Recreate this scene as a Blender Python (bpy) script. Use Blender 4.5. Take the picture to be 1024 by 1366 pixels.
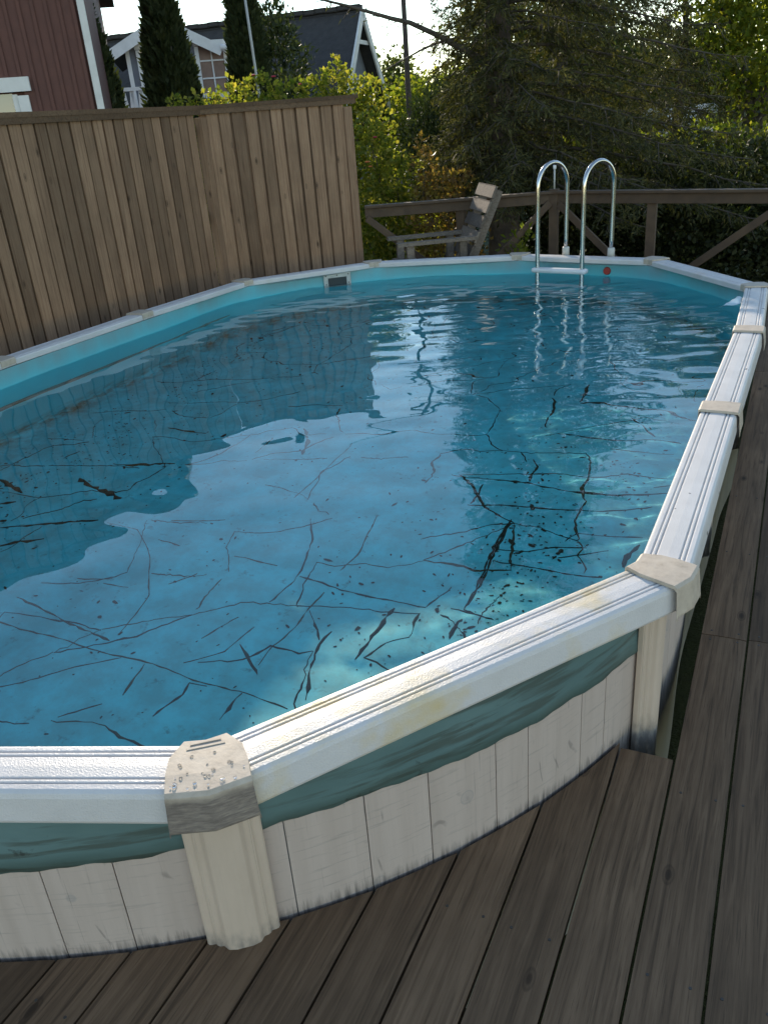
import bpy, bmesh, math, random
import numpy as np
from mathutils import Vector, Matrix

# ------------------------------------------------------------------ clear
for o in list(bpy.data.objects):
    bpy.data.objects.remove(o)
sc = bpy.context.scene
COL = sc.collection
random.seed(7)
rng = np.random.default_rng(11)
R_ = math.radians

# ------------------------------------------------------------------ camera
RIM = 0.56                      # height of the pool rim above the deck (deck = z 0)
WATER = RIM - 0.16
FLOOR = RIM - 1.22
GROUND = -0.72
CAMP = Vector((2.3730, -4.3627, 1.25 + RIM))
CR = Vector((0.90543, 0.41877, -0.07311)).normalized()
CU0 = Vector((-0.1212, 0.4174, 0.9006))
CU = (CU0 - CR * CU0.dot(CR)).normalized()
CB = CR.cross(CU)               # camera looks along -CB
FPX = 1104.04
cam = bpy.data.cameras.new('camera')
cam.sensor_fit = 'HORIZONTAL'
cam.sensor_width = 36.0
cam.lens = 36.0 * FPX / 1024.0
cam.clip_start = 0.05
cam.clip_end = 2000.0
camo = bpy.data.objects.new('camera', cam)
COL.objects.link(camo)
camo.matrix_world = Matrix(((CR.x, CU.x, CB.x, CAMP.x), (CR.y, CU.y, CB.y, CAMP.y),
                            (CR.z, CU.z, CB.z, CAMP.z), (0, 0, 0, 1)))
sc.camera = camo

# ------------------------------------------------------------------ sky, sun, exposure
SUN_EL, SUN_ROT = R_(18.6), R_(-37.5)
world = bpy.data.worlds.new('World')
sc.world = world
world.use_nodes = True
wn = world.node_tree
sky = wn.nodes.new('ShaderNodeTexSky')
sky.sky_type = 'NISHITA'
sky.sun_disc = False
sky.sun_elevation = SUN_EL
sky.sun_rotation = SUN_ROT
sky.air_density = 1.0
sky.dust_density = 0.0
sky.ozone_density = 0.9
wn.links.new(sky.outputs[0], wn.nodes['Background'].inputs[0])
wn.nodes['Background'].inputs[1].default_value = 0.15
sund = Vector((math.sin(SUN_ROT) * math.cos(SUN_EL), math.cos(SUN_ROT) * math.cos(SUN_EL), math.sin(SUN_EL)))
sun = bpy.data.lights.new('sun', 'SUN')
sun.energy = 3.0
sun.angle = R_(0.5)
sun.color = (1.0, 0.90, 0.76)
suno = bpy.data.objects.new('sun', sun)
COL.objects.link(suno)
suno.rotation_euler = (-sund).to_track_quat('-Z', 'Y').to_euler()
sun.cycles.is_caustics_light = True
sc.view_settings.view_transform = 'Standard'
sc.view_settings.look = 'None'
sc.view_settings.exposure = 1.0
sc.view_settings.gamma = 1.0
sc.view_settings.use_curve_mapping = False
sc.view_settings.use_white_balance = True          # the phone's warm daylight balance
sc.view_settings.white_balance_temperature = 7000
sc.cycles.use_denoising = True
sc.cycles.max_bounces = 10
sc.cycles.transparent_max_bounces = 12
sc.cycles.sample_clamp_indirect = 6.0


# ------------------------------------------------------------------ pixel helpers (photo pixels, to measure where things stand)
def ray(px, py):
    return -CB + CR * ((px - 512) / FPX) + CU * ((683 - py) / FPX)


def onz(px, py, z):
    d = ray(px, py)
    return CAMP + d * ((z - CAMP.z) / d.z)


def atd(px, py, dist):
    d = ray(px, py)
    return CAMP + d * (dist / math.hypot(d.x, d.y))


def onfloor(px, py, z=FLOOR):
    d = ray(px, py).normalized()
    w = CAMP + d * ((WATER - CAMP.z) / d.z)
    h = math.hypot(d.x, d.y)
    s = h / 1.333
    c = math.sqrt(1 - s * s)
    d2 = Vector((d.x / h * s, d.y / h * s, -c))
    return w + d2 * ((z - w.z) / d2.z)


# ------------------------------------------------------------------ object helpers
def link(name, me, mat=None, parent=None):
    o = bpy.data.objects.new(name, me)
    COL.objects.link(o)
    if mat is not None and me is not None:
        me.materials.append(mat)
    if parent is not None:
        o.parent = parent
    return o


def tag(o, label=None, cat=None, group=None, kind=None):
    if label: o['label'] = label
    if cat: o['category'] = cat
    if group: o['group'] = group
    if kind: o['kind'] = kind
    return o


def thing(name, label, cat, loc=(0, 0, 0), group=None):
    o = bpy.data.objects.new(name, None)
    o.empty_display_size = 0.1
    COL.objects.link(o)
    o.location = loc
    return tag(o, label, cat, group)


def mesh(name, verts, faces, smooth=False):
    me = bpy.data.meshes.new(name)
    me.from_pydata([tuple(v) for v in verts], [], faces)
    me.update()
    if smooth:
        me.polygons.foreach_set('use_smooth', [True] * len(me.polygons))
    return me


def bm_mesh(name, bm, smooth=False):
    me = bpy.data.meshes.new(name)
    bmesh.ops.recalc_face_normals(bm, faces=bm.faces)
    bm.to_mesh(me)
    bm.free()
    if smooth:
        me.polygons.foreach_set('use_smooth', [True] * len(me.polygons))
    return me


def np_mesh(name, V, F):
    """V (n,3) float, F (m,k) int, k = 3 or 4"""
    me = bpy.data.meshes.new(name)
    V = np.asarray(V, dtype=np.float32)
    F = np.asarray(F, dtype=np.int32)
    k = F.shape[1]
    me.vertices.add(len(V))
    me.vertices.foreach_set('co', V.ravel())
    me.loops.add(F.size)
    me.loops.foreach_set('vertex_index', F.ravel())
    me.polygons.add(len(F))
    me.polygons.foreach_set('loop_start', np.arange(0, F.size, k, dtype=np.int32))
    me.polygons.foreach_set('loop_total', np.full(len(F), k, dtype=np.int32))
    me.update(calc_edges=True)
    me.validate()
    return me


def box_bm(bm, c, s, bev=0.0, ax=None):
    """box centred at c, size s, optional axes (x,y,z vectors)"""
    r = bmesh.ops.create_cube(bm, size=1.0)
    vs = r['verts']
    for v in vs:
        p = Vector((v.co.x * s[0], v.co.y * s[1], v.co.z * s[2]))
        if ax:
            p = ax[0] * p.x + ax[1] * p.y + ax[2] * p.z
        v.co = p + Vector(c)
    if bev > 0:
        es = list({e for v in vs for e in v.link_edges})
        bmesh.ops.bevel(bm, geom=es, offset=bev, segments=2, affect='EDGES', profile=0.6)


def box(name, c, s, mat, parent=None, bev=0.004, ax=None):
    bm = bmesh.new()
    box_bm(bm, c, s, bev, ax)
    return link(name, bm_mesh(name, bm), mat, parent)


def beam(name, a, b, w, h, mat, parent=None, bev=0.004, up=(0, 0, 1)):
    """bar from a to b, w across, h in the up direction"""
    a, b = Vector(a), Vector(b)
    x = (b - a)
    L = x.length
    x.normalize()
    up = Vector(up)
    y = up.cross(x)
    y.normalize()
    z = x.cross(y)
    return box(name, (a + b) / 2, (L, w, h), mat, parent, bev, (x, y, z))


def tube_data(pts, rad, seg=12, cap=True):
    pts = [Vector(p) for p in pts]
    n = len(pts)
    rads = rad if isinstance(rad, (list, tuple)) else [rad] * n
    V, F = [], []
    t0 = (pts[1] - pts[0]).normalized()
    nrm = t0.orthogonal().normalized()
    for i in range(n):
        if i == 0: t = pts[1] - pts[0]
        elif i == n - 1: t = pts[-1] - pts[-2]
        else: t = pts[i + 1] - pts[i - 1]
        t.normalize()
        nrm = (nrm - t * nrm.dot(t)).normalized()
        b = t.cross(nrm)
        for k in range(seg):
            a = 2 * math.pi * k / seg
            V.append(pts[i] + (nrm * math.cos(a) + b * math.sin(a)) * rads[i])
    for i in range(n - 1):
        for k in range(seg):
            k2 = (k + 1) % seg
            F.append((i * seg + k, i * seg + k2, (i + 1) * seg + k2, (i + 1) * seg + k))
    if cap:
        F.append(tuple(reversed(range(seg))))
        F.append(tuple(range((n - 1) * seg, n * seg)))
    return V, F


def tube(name, pts, rad, mat, parent=None, seg=12):
    V, F = tube_data(pts, rad, seg)
    return link(name, mesh(name, V, F, True), mat, parent)


def tubes(name, chains, mat, parent=None, seg=6):
    V, F = [], []
    for pts, rad in chains:
        v, f = tube_data(pts, rad, seg)
        o = len(V)
        V += v
        F += [tuple(i + o for i in q) for q in f]
    return link(name, mesh(name, V, F, True), mat, parent)


# ------------------------------------------------------------------ materials
MATS = {}


class NT:
    def __init__(self, name):
        self.m = bpy.data.materials.new(name)
        self.m.use_nodes = True
        self.t = self.m.node_tree
        self.b = self.t.nodes['Principled BSDF']
        self.out = self.t.nodes['Material Output']
        MATS[name] = self.m

    def n(self, typ, **kw):
        x = self.t.nodes.new(typ)
        for k, v in kw.items():
            if k == 'ins':
                for kk, vv in v.items():
                    x.inputs[kk].default_value = vv
            else:
                setattr(x, k, v)
        return x

    def l(self, a, b):
        self.t.links.new(a, b)

    def coords(self, scale=(1, 1, 1), rand=True, rot=(0, 0, 0)):
        tc = self.n('ShaderNodeTexCoord')
        mp = self.n('ShaderNodeMapping')
        mp.inputs['Scale'].default_value = scale
        mp.inputs['Rotation'].default_value = rot
        if rand:
            oi = self.n('ShaderNodeObjectInfo')
            mul = self.n('ShaderNodeVectorMath', operation='SCALE')
            cmb = self.n('ShaderNodeCombineXYZ')
            for i in range(3): self.l(oi.outputs['Random'], cmb.inputs[i])
            mul.inputs['Scale'].default_value = 37.0
            self.l(cmb.outputs[0], mul.inputs[0])
            add = self.n('ShaderNodeVectorMath', operation='ADD')
            self.l(tc.outputs['Object'], add.inputs[0])
            self.l(mul.outputs[0], add.inputs[1])
            self.l(add.outputs[0], mp.inputs['Vector'])
        else:
            self.l(tc.outputs['Object'], mp.inputs['Vector'])
        return mp.outputs[0]

    def noise(self, vec, scale, detail=4, rough=0.55, dist=0.0):
        x = self.n('ShaderNodeTexNoise')
        x.inputs['Scale'].default_value = scale
        x.inputs['Detail'].default_value = detail
        x.inputs['Roughness'].default_value = rough
        x.inputs['Distortion'].default_value = dist
        self.l(vec, x.inputs['Vector'])
        return x.outputs['Fac']

    def ramp(self, fac, stops, interp='LINEAR'):
        r = self.n('ShaderNodeValToRGB')
        r.color_ramp.interpolation = interp
        e = r.color_ramp.elements
        while len(e) > 1: e.remove(e[-1])
        e[0].position = stops[0][0]
        c = stops[0][1]
        e[0].color = (*c, 1) if not isinstance(c, (int, float)) else (c, c, c, 1)
        for p, c in stops[1:]:
            q = e.new(p)
            q.color = (*c, 1) if not isinstance(c, (int, float)) else (c, c, c, 1)
        self.l(fac, r.inputs[0])
        return r.outputs[0]

    def mix(self, fac, a, b, mode='MIX'):
        x = self.n('ShaderNodeMix', data_type='RGBA', blend_type=mode)
        for s, v in ((x.inputs[0], fac), (x.inputs[6], a), (x.inputs[7], b)):
            if hasattr(v, 'links') or hasattr(v, 'is_linked'): self.l(v, s)
            elif isinstance(v, (int, float)): s.default_value = v if s.type == 'VALUE' else (v, v, v, 1)
            else: s.default_value = (*v, 1)
        return x.outputs[2]

    def math(self, op, a, b=0.0, clamp=False):
        x = self.n('ShaderNodeMath', operation=op)
        x.use_clamp = clamp
        for s, v in ((x.inputs[0], a), (x.inputs[1], b)):
            if isinstance(v, (int, float)): s.default_value = v
            else: self.l(v, s)
        return x.outputs[0]

    def bump(self, h, strength=0.3, dist=0.01):
        x = self.n('ShaderNodeBump')
        x.inputs['Strength'].default_value = strength
        x.inputs['Distance'].default_value = dist
        self.l(h, x.inputs['Height'])
        self.l(x.outputs[0], self.b.inputs['Normal'])

    def col(self, c):
        if hasattr(c, 'is_linked'): self.l(c, self.b.inputs['Base Color'])
        else: self.b.inputs['Base Color'].default_value = (*c, 1)

    def rough(self, r):
        if hasattr(r, 'is_linked'): self.l(r, self.b.inputs['Roughness'])
        else: self.b.inputs['Roughness'].default_value = r


def plain(name, c1, c2=None, rough=0.6, scale=6.0, bump=0.1, bscale=60, metal=0.0, spec=0.5, rand=True, bdist=0.005):
    t = NT(name)
    v = t.coords(rand=rand)
    if c2 is None: c2 = tuple(x * 0.75 for x in c1)
    f = t.noise(v, scale, 5)
    t.col(t.ramp(f, [(0.3, c1), (0.72, c2)]))
    t.rough(rough)
    t.b.inputs['Metallic'].default_value = metal
    t.b.inputs['Specular IOR Level'].default_value = spec
    if bump: t.bump(t.noise(v, bscale, 4), bump, bdist)
    return t.m


def wood(name, axis, c1, c2, cdark, rough=0.75, knots=True, grain=1.0, spec=0.25, bump=0.35):
    """weathered boards: grain along axis, knots, blotches"""
    t = NT(name)
    sc_ = [62.0 * grain] * 3
    sc_[axis] = 2.2 * grain
    v = t.coords(tuple(sc_))
    v1 = t.coords()
    f = t.noise(v, 1.0, 6, 0.62, 0.8)
    bl = t.noise(v1, 2.3, 4, 0.6)
    base = t.ramp(f, [(0.30, cdark), (0.44, c2), (0.62, c1)])
    fine = t.noise(t.coords(tuple(x * 4 for x in sc_)), 1.0, 3, 0.6)
    base = t.mix(t.ramp(fine, [(0.58, 0.0), (0.70, 0.55)]), base, tuple(x * 0.8 for x in cdark))
    base = t.mix(t.ramp(bl, [(0.35, 0.0), (0.7, 0.55)]), base, tuple(x * 0.62 for x in c2))
    # board-to-board tone
    oi = t.n('ShaderNodeObjectInfo')
    tone = t.ramp(oi.outputs['Random'], [(0, 0.64), (0.5, 0.98), (1, 1.22)])
    base = t.mix(1.0, base, tone, 'MULTIPLY')
    if knots:
        ks = [7.5] * 3
        ks[axis] = 3.2
        vk = t.coords(tuple(ks))
        vo = t.n('ShaderNodeTexVoronoi')
        vo.inputs['Scale'].default_value = 1.0
        vo.inputs['Randomness'].default_value = 1.0
        t.l(vk, vo.inputs['Vector'])
        k = t.ramp(vo.outputs['Distance'], [(0.03, 1.0), (0.07, 0.75), (0.085, 0.25), (0.11, 0.5), (0.13, 0.0)])
        base = t.mix(k, base, tuple(x * 0.28 for x in c2))
    t.col(base)
    t.rough(rough)
    t.b.inputs['Specular IOR Level'].default_value = spec
    t.bump(f, bump, 0.004)
    return t.m


def leafmat(name, c1, c2, c3, trans=0.45, rough=0.5):
    t = NT(name)
    g = t.n('ShaderNodeNewGeometry')
    base = t.ramp(g.outputs['Random Per Island'], [(0.0, c1), (0.5, c2), (1.0, c3)])
    t.col(base)
    t.rough(rough)
    t.b.inputs['Specular IOR Level'].default_value = 0.3
    tr = t.n('ShaderNodeBsdfTranslucent')
    br = t.mix(1.0, base, (1.5, 1.55, 0.7), 'MULTIPLY')
    t.l(br, tr.inputs['Color'])
    mx = t.n('ShaderNodeMixShader')
    mx.inputs[0].default_value = trans
    t.l(t.b.outputs[0], mx.inputs[1])
    t.l(tr.outputs[0], mx.inputs[2])
    t.l(mx.outputs[0], t.out.inputs[0])
    return t.m


M_DECK = wood('deck wood', 1, (0.215, 0.132, 0.076), (0.145, 0.087, 0.049), (0.066, 0.040, 0.023), 0.72)
M_FENCE = wood('fence wood', 2, (0.345, 0.215, 0.132), (0.28, 0.168, 0.102), (0.17, 0.098, 0.060), 0.8, bump=0.25)
M_RAILW = plain('railing wood', (0.105, 0.066, 0.038), (0.07, 0.043, 0.026), 0.75, 9, 0.2, 40)
M_CHAIR = wood('grey chair wood', 0, (0.25, 0.205, 0.165), (0.18, 0.145, 0.115), (0.11, 0.088, 0.07), 0.8, knots=False)
M_SOIL = plain('ground soil', (0.05, 0.042, 0.03), (0.03, 0.026, 0.02), 0.95, 2, 0.4, 20)


def mk_rail():
    t = NT('white rail vinyl')
    v = t.coords(rand=True)
    vg = t.coords(rand=False)
    f = t.noise(v, 7, 5)
    dirt = t.noise(v, 2.2, 6, 0.65)
    base = t.ramp(f, [(0.3, (0.68, 0.655, 0.635)), (0.75, (0.59, 0.565, 0.54))])
    base = t.mix(t.ramp(dirt, [(0.58, 0.0), (0.72, 0.35)]), base, (0.50, 0.42, 0.30))
    sp = t.noise(v, 85, 3, 0.6)
    base = t.mix(t.ramp(sp, [(0.70, 0.0), (0.76, 0.5)]), base, (0.33, 0.29, 0.24))
    t.col(base)
    t.rough(t.ramp(t.noise(v, 30, 3), [(0.35, 0.30), (0.65, 0.48)]))
    t.bump(t.noise(vg, 210, 3, 0.6), 0.45, 0.0035)
    return t.m


def mk_rail_worn():
    t = NT('white rail vinyl with dark chips')
    v = t.coords(rand=True)
    vg = t.coords(rand=False)
    f = t.noise(v, 7, 5)
    base = t.ramp(f, [(0.3, (0.68, 0.65, 0.62)), (0.75, (0.59, 0.56, 0.53))])
    ch = t.noise(v, 13, 3, 0.5)
    base = t.mix(t.ramp(ch, [(0.705, 0.0), (0.72, 1.0)]), base, (0.10, 0.09, 0.08))
    t.col(base)
    t.rough(0.42)
    t.bump(t.noise(vg, 210, 3, 0.6), 0.35, 0.003)
    return t.m


def mk_rail_stain():
    t = NT('white rail vinyl with yellow stain')
    v = t.coords(rand=False)
    f = t.noise(v, 7, 5)
    base = t.ramp(f, [(0.3, (0.68, 0.655, 0.635)), (0.75, (0.60, 0.575, 0.55))])
    st = t.noise(v, 4.2, 4, 0.6)
    base = t.mix(t.ramp(st, [(0.50, 0.0), (0.70, 0.75)]), base, (0.66, 0.50, 0.22))
    t.col(base)
    t.rough(t.ramp(t.noise(v, 30, 3), [(0.35, 0.30), (0.65, 0.48)]))
    t.bump(t.noise(v, 210, 3, 0.6), 0.45, 0.0035)
    return t.m


def mk_cap(grimy=False):
    t = NT('aged beige cap plastic' + (' with grime' if grimy else ''))
    v = t.coords(rand=True)
    f = t.noise(v, 26, 6, 0.65)
    d = t.noise(v, 9, 5, 0.6)
    base = t.ramp(f, [(0.3, (0.56, 0.475, 0.375)), (0.55, (0.48, 0.40, 0.31)), (0.75, (0.36, 0.295, 0.225))])
    base = t.mix(t.ramp(d, [(0.55, 0.0), (0.75, 0.4)]), base, (0.33, 0.29, 0.26))
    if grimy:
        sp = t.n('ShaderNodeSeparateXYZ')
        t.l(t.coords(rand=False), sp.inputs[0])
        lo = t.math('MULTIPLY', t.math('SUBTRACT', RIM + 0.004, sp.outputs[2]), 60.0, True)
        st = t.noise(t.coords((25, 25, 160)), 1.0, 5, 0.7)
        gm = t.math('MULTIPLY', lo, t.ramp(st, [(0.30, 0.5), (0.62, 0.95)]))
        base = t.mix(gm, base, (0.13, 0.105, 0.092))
    t.col(base)
    t.rough(0.62)
    t.bump(f, 0.5, 0.003)
    return t.m


def mk_post():
    t = NT('cream post paint')
    v = t.coords((1, 1, 0.25), rand=True)
    f = t.noise(v, 16, 5, 0.6)
    base = t.ramp(f, [(0.3, (0.62, 0.490, 0.385)), (0.6, (0.56, 0.440, 0.340)), (0.8, (0.44, 0.340, 0.262))])
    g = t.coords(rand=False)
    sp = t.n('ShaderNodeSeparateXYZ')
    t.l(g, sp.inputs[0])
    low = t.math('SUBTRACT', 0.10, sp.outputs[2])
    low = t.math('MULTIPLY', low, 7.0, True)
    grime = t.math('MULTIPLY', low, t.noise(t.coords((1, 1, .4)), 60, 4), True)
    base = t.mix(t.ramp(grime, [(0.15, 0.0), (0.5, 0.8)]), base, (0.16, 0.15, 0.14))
    t.col(base)
    t.rough(0.5)
    t.bump(f, 0.12, 0.003)
    return t.m


def mk_plank():
    """printed whitewashed wall board: vertical streaks, dark worn marks, knots, grime at both ends"""
    t = NT('whitewashed wall board')
    vs = t.coords((20, 20, 1.2))
    vh = t.coords((7, 7, 120))
    v1 = t.coords()
    base = t.ramp(t.noise(vs, 1.0, 5, 0.6), [(0.3, (0.56, 0.455, 0.390)), (0.7, (0.48, 0.385, 0.325))])
    hs = t.noise(vh, 1.0, 3, 0.6)
    base = t.mix(t.ramp(hs, [(0.58, 0.0), (0.70, 0.42)]), base, (0.28, 0.24, 0.21))
    # drawn grain arcs
    wv = t.n('ShaderNodeTexWave')
    wv.wave_type = 'RINGS'
    wv.inputs['Scale'].default_value = 0.9
    wv.inputs['Distortion'].default_value = 7.0
    wv.inputs['Detail'].default_value = 2.0
    wv.inputs['Detail Scale'].default_value = 1.4
    t.l(t.coords((6, 6, 2.2)), wv.inputs['Vector'])
    line = t.ramp(wv.outputs['Fac'], [(0.0, 1.0), (0.014, 0.8), (0.034, 0.0)])
    msk = t.ramp(t.noise(v1, 8.5, 3), [(0.56, 0.0), (0.63, 1.0)])
    lm = t.math('MULTIPLY', line, msk)
    base = t.mix(t.math('MULTIPLY', lm, 0.45), base, (0.13, 0.11, 0.10))
    # knots
    vo = t.n('ShaderNodeTexVoronoi')
    vo.inputs['Scale'].default_value = 5.0
    t.l(t.coords((1, 1, 0.9)), vo.inputs['Vector'])
    k = t.ramp(vo.outputs['Distance'], [(0.03, 0.35), (0.085, 0.2), (0.105, 0.6), (0.118, 0.0)])
    base = t.mix(k, base, (0.33, 0.30, 0.28))
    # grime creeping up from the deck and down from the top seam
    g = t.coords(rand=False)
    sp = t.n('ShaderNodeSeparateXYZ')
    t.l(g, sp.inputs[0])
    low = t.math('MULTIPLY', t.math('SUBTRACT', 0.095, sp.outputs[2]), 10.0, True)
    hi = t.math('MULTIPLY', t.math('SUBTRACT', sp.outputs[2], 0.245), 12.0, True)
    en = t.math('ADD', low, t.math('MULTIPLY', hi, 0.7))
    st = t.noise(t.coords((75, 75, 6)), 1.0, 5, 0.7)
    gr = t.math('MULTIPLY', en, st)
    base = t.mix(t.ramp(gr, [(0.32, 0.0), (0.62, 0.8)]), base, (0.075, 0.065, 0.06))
    # thin streaks running the whole height
    st2 = t.noise(t.coords((130, 130, 2.5)), 1.0, 4, 0.7)
    base = t.mix(t.ramp(st2, [(0.62, 0.0), (0.73, 0.65)]), base, (0.17, 0.145, 0.13))
    t.col(base)
    t.rough(0.58)
    t.bump(hs, 0.15, 0.002)
    return t.m


def mk_overlap():
    t = NT('teal liner overlap')
    v = t.coords((1, 1, 3), rand=False)
    f = t.noise(v, 3, 5, 0.6)
    base = t.ramp(f, [(0.3, (0.130, 0.220, 0.215)), (0.7, (0.095, 0.168, 0.165))])
    s = t.noise(t.coords((2.5, 2.5, 30), rand=False), 1.0, 4, 0.6)
    base = t.mix(t.ramp(s, [(0.50, 0.0), (0.60, 0.75)]), base, (0.065, 0.085, 0.070))
    d = t.noise(t.coords((1, 1, 1.6), rand=False), 11, 5, 0.7)
    base = t.mix(t.ramp(d, [(0.64, 0.0), (0.72, 0.8)]), base, (0.03, 0.035, 0.03))
    t.col(base)
    t.rough(0.5)
    t.bump(f, 0.25, 0.01)
    return t.m


def mk_liner():
    t = NT('turquoise pool liner')
    v = t.coords(rand=False)
    f = t.noise(v, 1.3, 5, 0.6)
    base = t.ramp(f, [(0.3, (0.075, 0.640, 0.700)), (0.7, (0.060, 0.570, 0.640))])
    # algae smears where wall meets floor
    sp = t.n('ShaderNodeSeparateXYZ')
    t.l(v, sp.inputs[0])
    hz = t.math('SUBTRACT', sp.outputs[2], FLOOR)
    band = t.ramp(hz, [(0.0, 0.35), (0.004, 0.6), (0.03, 1.0), (0.09, 0.75), (0.20, 0.0)])
    al = t.noise(t.coords((1, 1, 2.5), rand=False), 5.5, 6, 0.7)
    am = t.math('MULTIPLY', band, t.ramp(al, [(0.36, 0.0), (0.62, 1.0)]))
    base = t.mix(am, base, (0.075, 0.075, 0.035))
    # grey scum line above the water
    wl = t.math('SUBTRACT', sp.outputs[2], WATER)
    scum = t.ramp(wl, [(0.0, 0.0), (0.004, 0.35), (0.05, 0.65), (0.12, 0.9)])
    sm = t.math('MULTIPLY', scum, t.ramp(t.noise(t.coords((1, 1, .35), rand=False), 3.2, 5), [(0.35, 0.55), (0.65, 1.0)]))
    base = t.mix(sm, base, (0.22, 0.27, 0.275))
    # fine algae film on the floor
    fl = t.noise(v, 16, 6, 0.7)
    fm = t.math('MULTIPLY', t.ramp(fl, [(0.60, 0.0), (0.70, 0.6)]), t.ramp(hz, [(0.0, 1.0), (0.03, 0.3), (0.2, 0.0)]))
    base = t.mix(fm, base, (0.03, 0.10, 0.10))
    t.col(base)
    t.rough(0.5)
    t.bump(t.noise(v, 5, 3), 0.2, 0.02)
    return t.m


def mk_water():
    t = NT('pool water')
    t.t.nodes.remove(t.b)
    g = t.n('ShaderNodeBsdfGlass')
    g.inputs['Color'].default_value = (0.97, 1.0, 1.0, 1)
    g.inputs['Roughness'].default_value = 0.0
    g.inputs['IOR'].default_value = 1.333
    t.l(g.outputs[0], t.out.inputs[0])
    return t.m


M_RAIL, M_RAILWORN, M_RAILSTAIN = mk_rail(), mk_rail_worn(), mk_rail_stain()
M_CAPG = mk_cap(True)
M_CAP, M_POST, M_PLANK, M_OVER, M_LINER, M_WATER = mk_cap(), mk_post(), mk_plank(), mk_overlap(), mk_liner(), mk_water()
M_ALGAE = plain('black algae', (0.030, 0.030, 0.018), (0.014, 0.016, 0.010), 0.9, 40, 0.0)
M_ALGAE2 = plain('brown algae', (0.085, 0.065, 0.030), (0.035, 0.03, 0.016), 0.9, 30, 0.0)
M_CHROME = plain('stainless steel', (0.62, 0.62, 0.60), (0.52, 0.52, 0.50), 0.16, 8, 0.0, metal=1.0)
M_WHITE = plain('white plastic', (0.78, 0.78, 0.77), (0.70, 0.70, 0.68), 0.35, 8, 0.05)
M_SKIM = plain('grey white plastic', (0.56, 0.56, 0.52), (0.44, 0.44, 0.40), 0.5, 30, 0.05)
M_DARK = plain('dark opening', (0.055, 0.065, 0.065), (0.03, 0.036, 0.036), 0.7, 6, 0.0)
M_RED = plain('red plastic', (0.42, 0.05, 0.035), (0.30, 0.04, 0.03), 0.5, 8, 0.0)
M_STEEL = plain('galvanised wall back', (0.30, 0.31, 0.31), (0.22, 0.23, 0.23), 0.6, 5, 0.0)

# ================================================================== POOL
# rim vertices (posts), anticlockwise from the near right corner
RV = [Vector(p) for p in [
    (2.145, -2.150), (2.171, -0.644), (2.203, 0.790), (2.180, 2.080), (1.332, 3.193), (0.054, 3.470), (-1.292, 3.084),
    (-2.150, 2.108), (-2.238, 0.776), (-2.257, -0.615), (-2.180, -2.080), (-1.330, -3.300), (-0.020, -3.805), (1.354, -3.298)]]
NV = len(RV)


def mitre(i):
    a = (RV[i] - RV[i - 1]).normalized()
    b = (RV[(i + 1) % NV] - RV[i]).normalized()
    na, nb = Vector((a.y, -a.x)), Vector((b.y, -b.x))
    return (na + nb) / (1 + na.dot(nb))


MT = [mitre(i) for i in range(NV)]


def catmull(P, per):
    out = []
    n = len(P)
    for i in range(n):
        p0, p1, p2, p3 = P[i - 1], P[i], P[(i + 1) % n], P[(i + 2) % n]
        for k in range(per):
            t = k / per
            out.append(0.5 * ((2 * p1) + (p2 - p0) * t + (2 * p0 - 5 * p1 + 4 * p2 - p3) * t * t + (3 * p1 - p0 - 3 * p2 + p3) * t ** 3))
    return out


WALL = catmull([RV[i] - MT[i] * 0.040 for i in range(NV)], 24)     # outer face of the wall
NW = len(WALL)


def curve_off(C, d):
    n = len(C)
    o = []
    for i in range(n):
        t = (C[(i + 1) % n] - C[i - 1]).normalized()
        o.append(C[i] + Vector((t.y, -t.x)) * d)
    return o


SEG = [(WALL[(i + 1) % NW] - WALL[i]).length for i in range(NW)]
CUM = [0.0]
for s in SEG: CUM.append(CUM[-1] + s)
PERIM = CUM[-1]


def wall_at(s, off=0.0):
    s = s % PERIM
    lo = int(np.searchsorted(CUM, s, side='right')) - 1
    lo = min(lo, NW - 1)
    t = (s - CUM[lo]) / SEG[lo]
    a, b = WALL[lo], WALL[(lo + 1) % NW]
    d = (WALL[(lo + 2) % NW] - WALL[lo]).lerp(WALL[(lo + 1) % NW] - WALL[lo - 1], 1 - t).normalized()
    return a.lerp(b, t) + Vector((d.y, -d.x)) * off


pool = thing('swimming_pool', 'large oval above ground pool with white rim and turquoise liner', 'pool', (0, 0, 0))

# --- wall: steel back, liner overlap band, printed boards
V, F = [], []
WO = curve_off(WALL, -0.010)
for p in WO:
    V.append((p.x, p.y, FLOOR - 0.04)); V.append((p.x, p.y, RIM - 0.025))
for i in range(NW):
    j = (i + 1) % NW
    F.append((2 * i, 2 * j, 2 * j + 1, 2 * i + 1))
wall = link('wall', mesh('wall', V, F, True), M_STEEL, pool)
pat = [0.215, 0.185, 0.22, 0.115, 0.215, 0.12, 0.20, 0.16, 0.21, 0.19]
s, k = 0.06, 0
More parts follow.
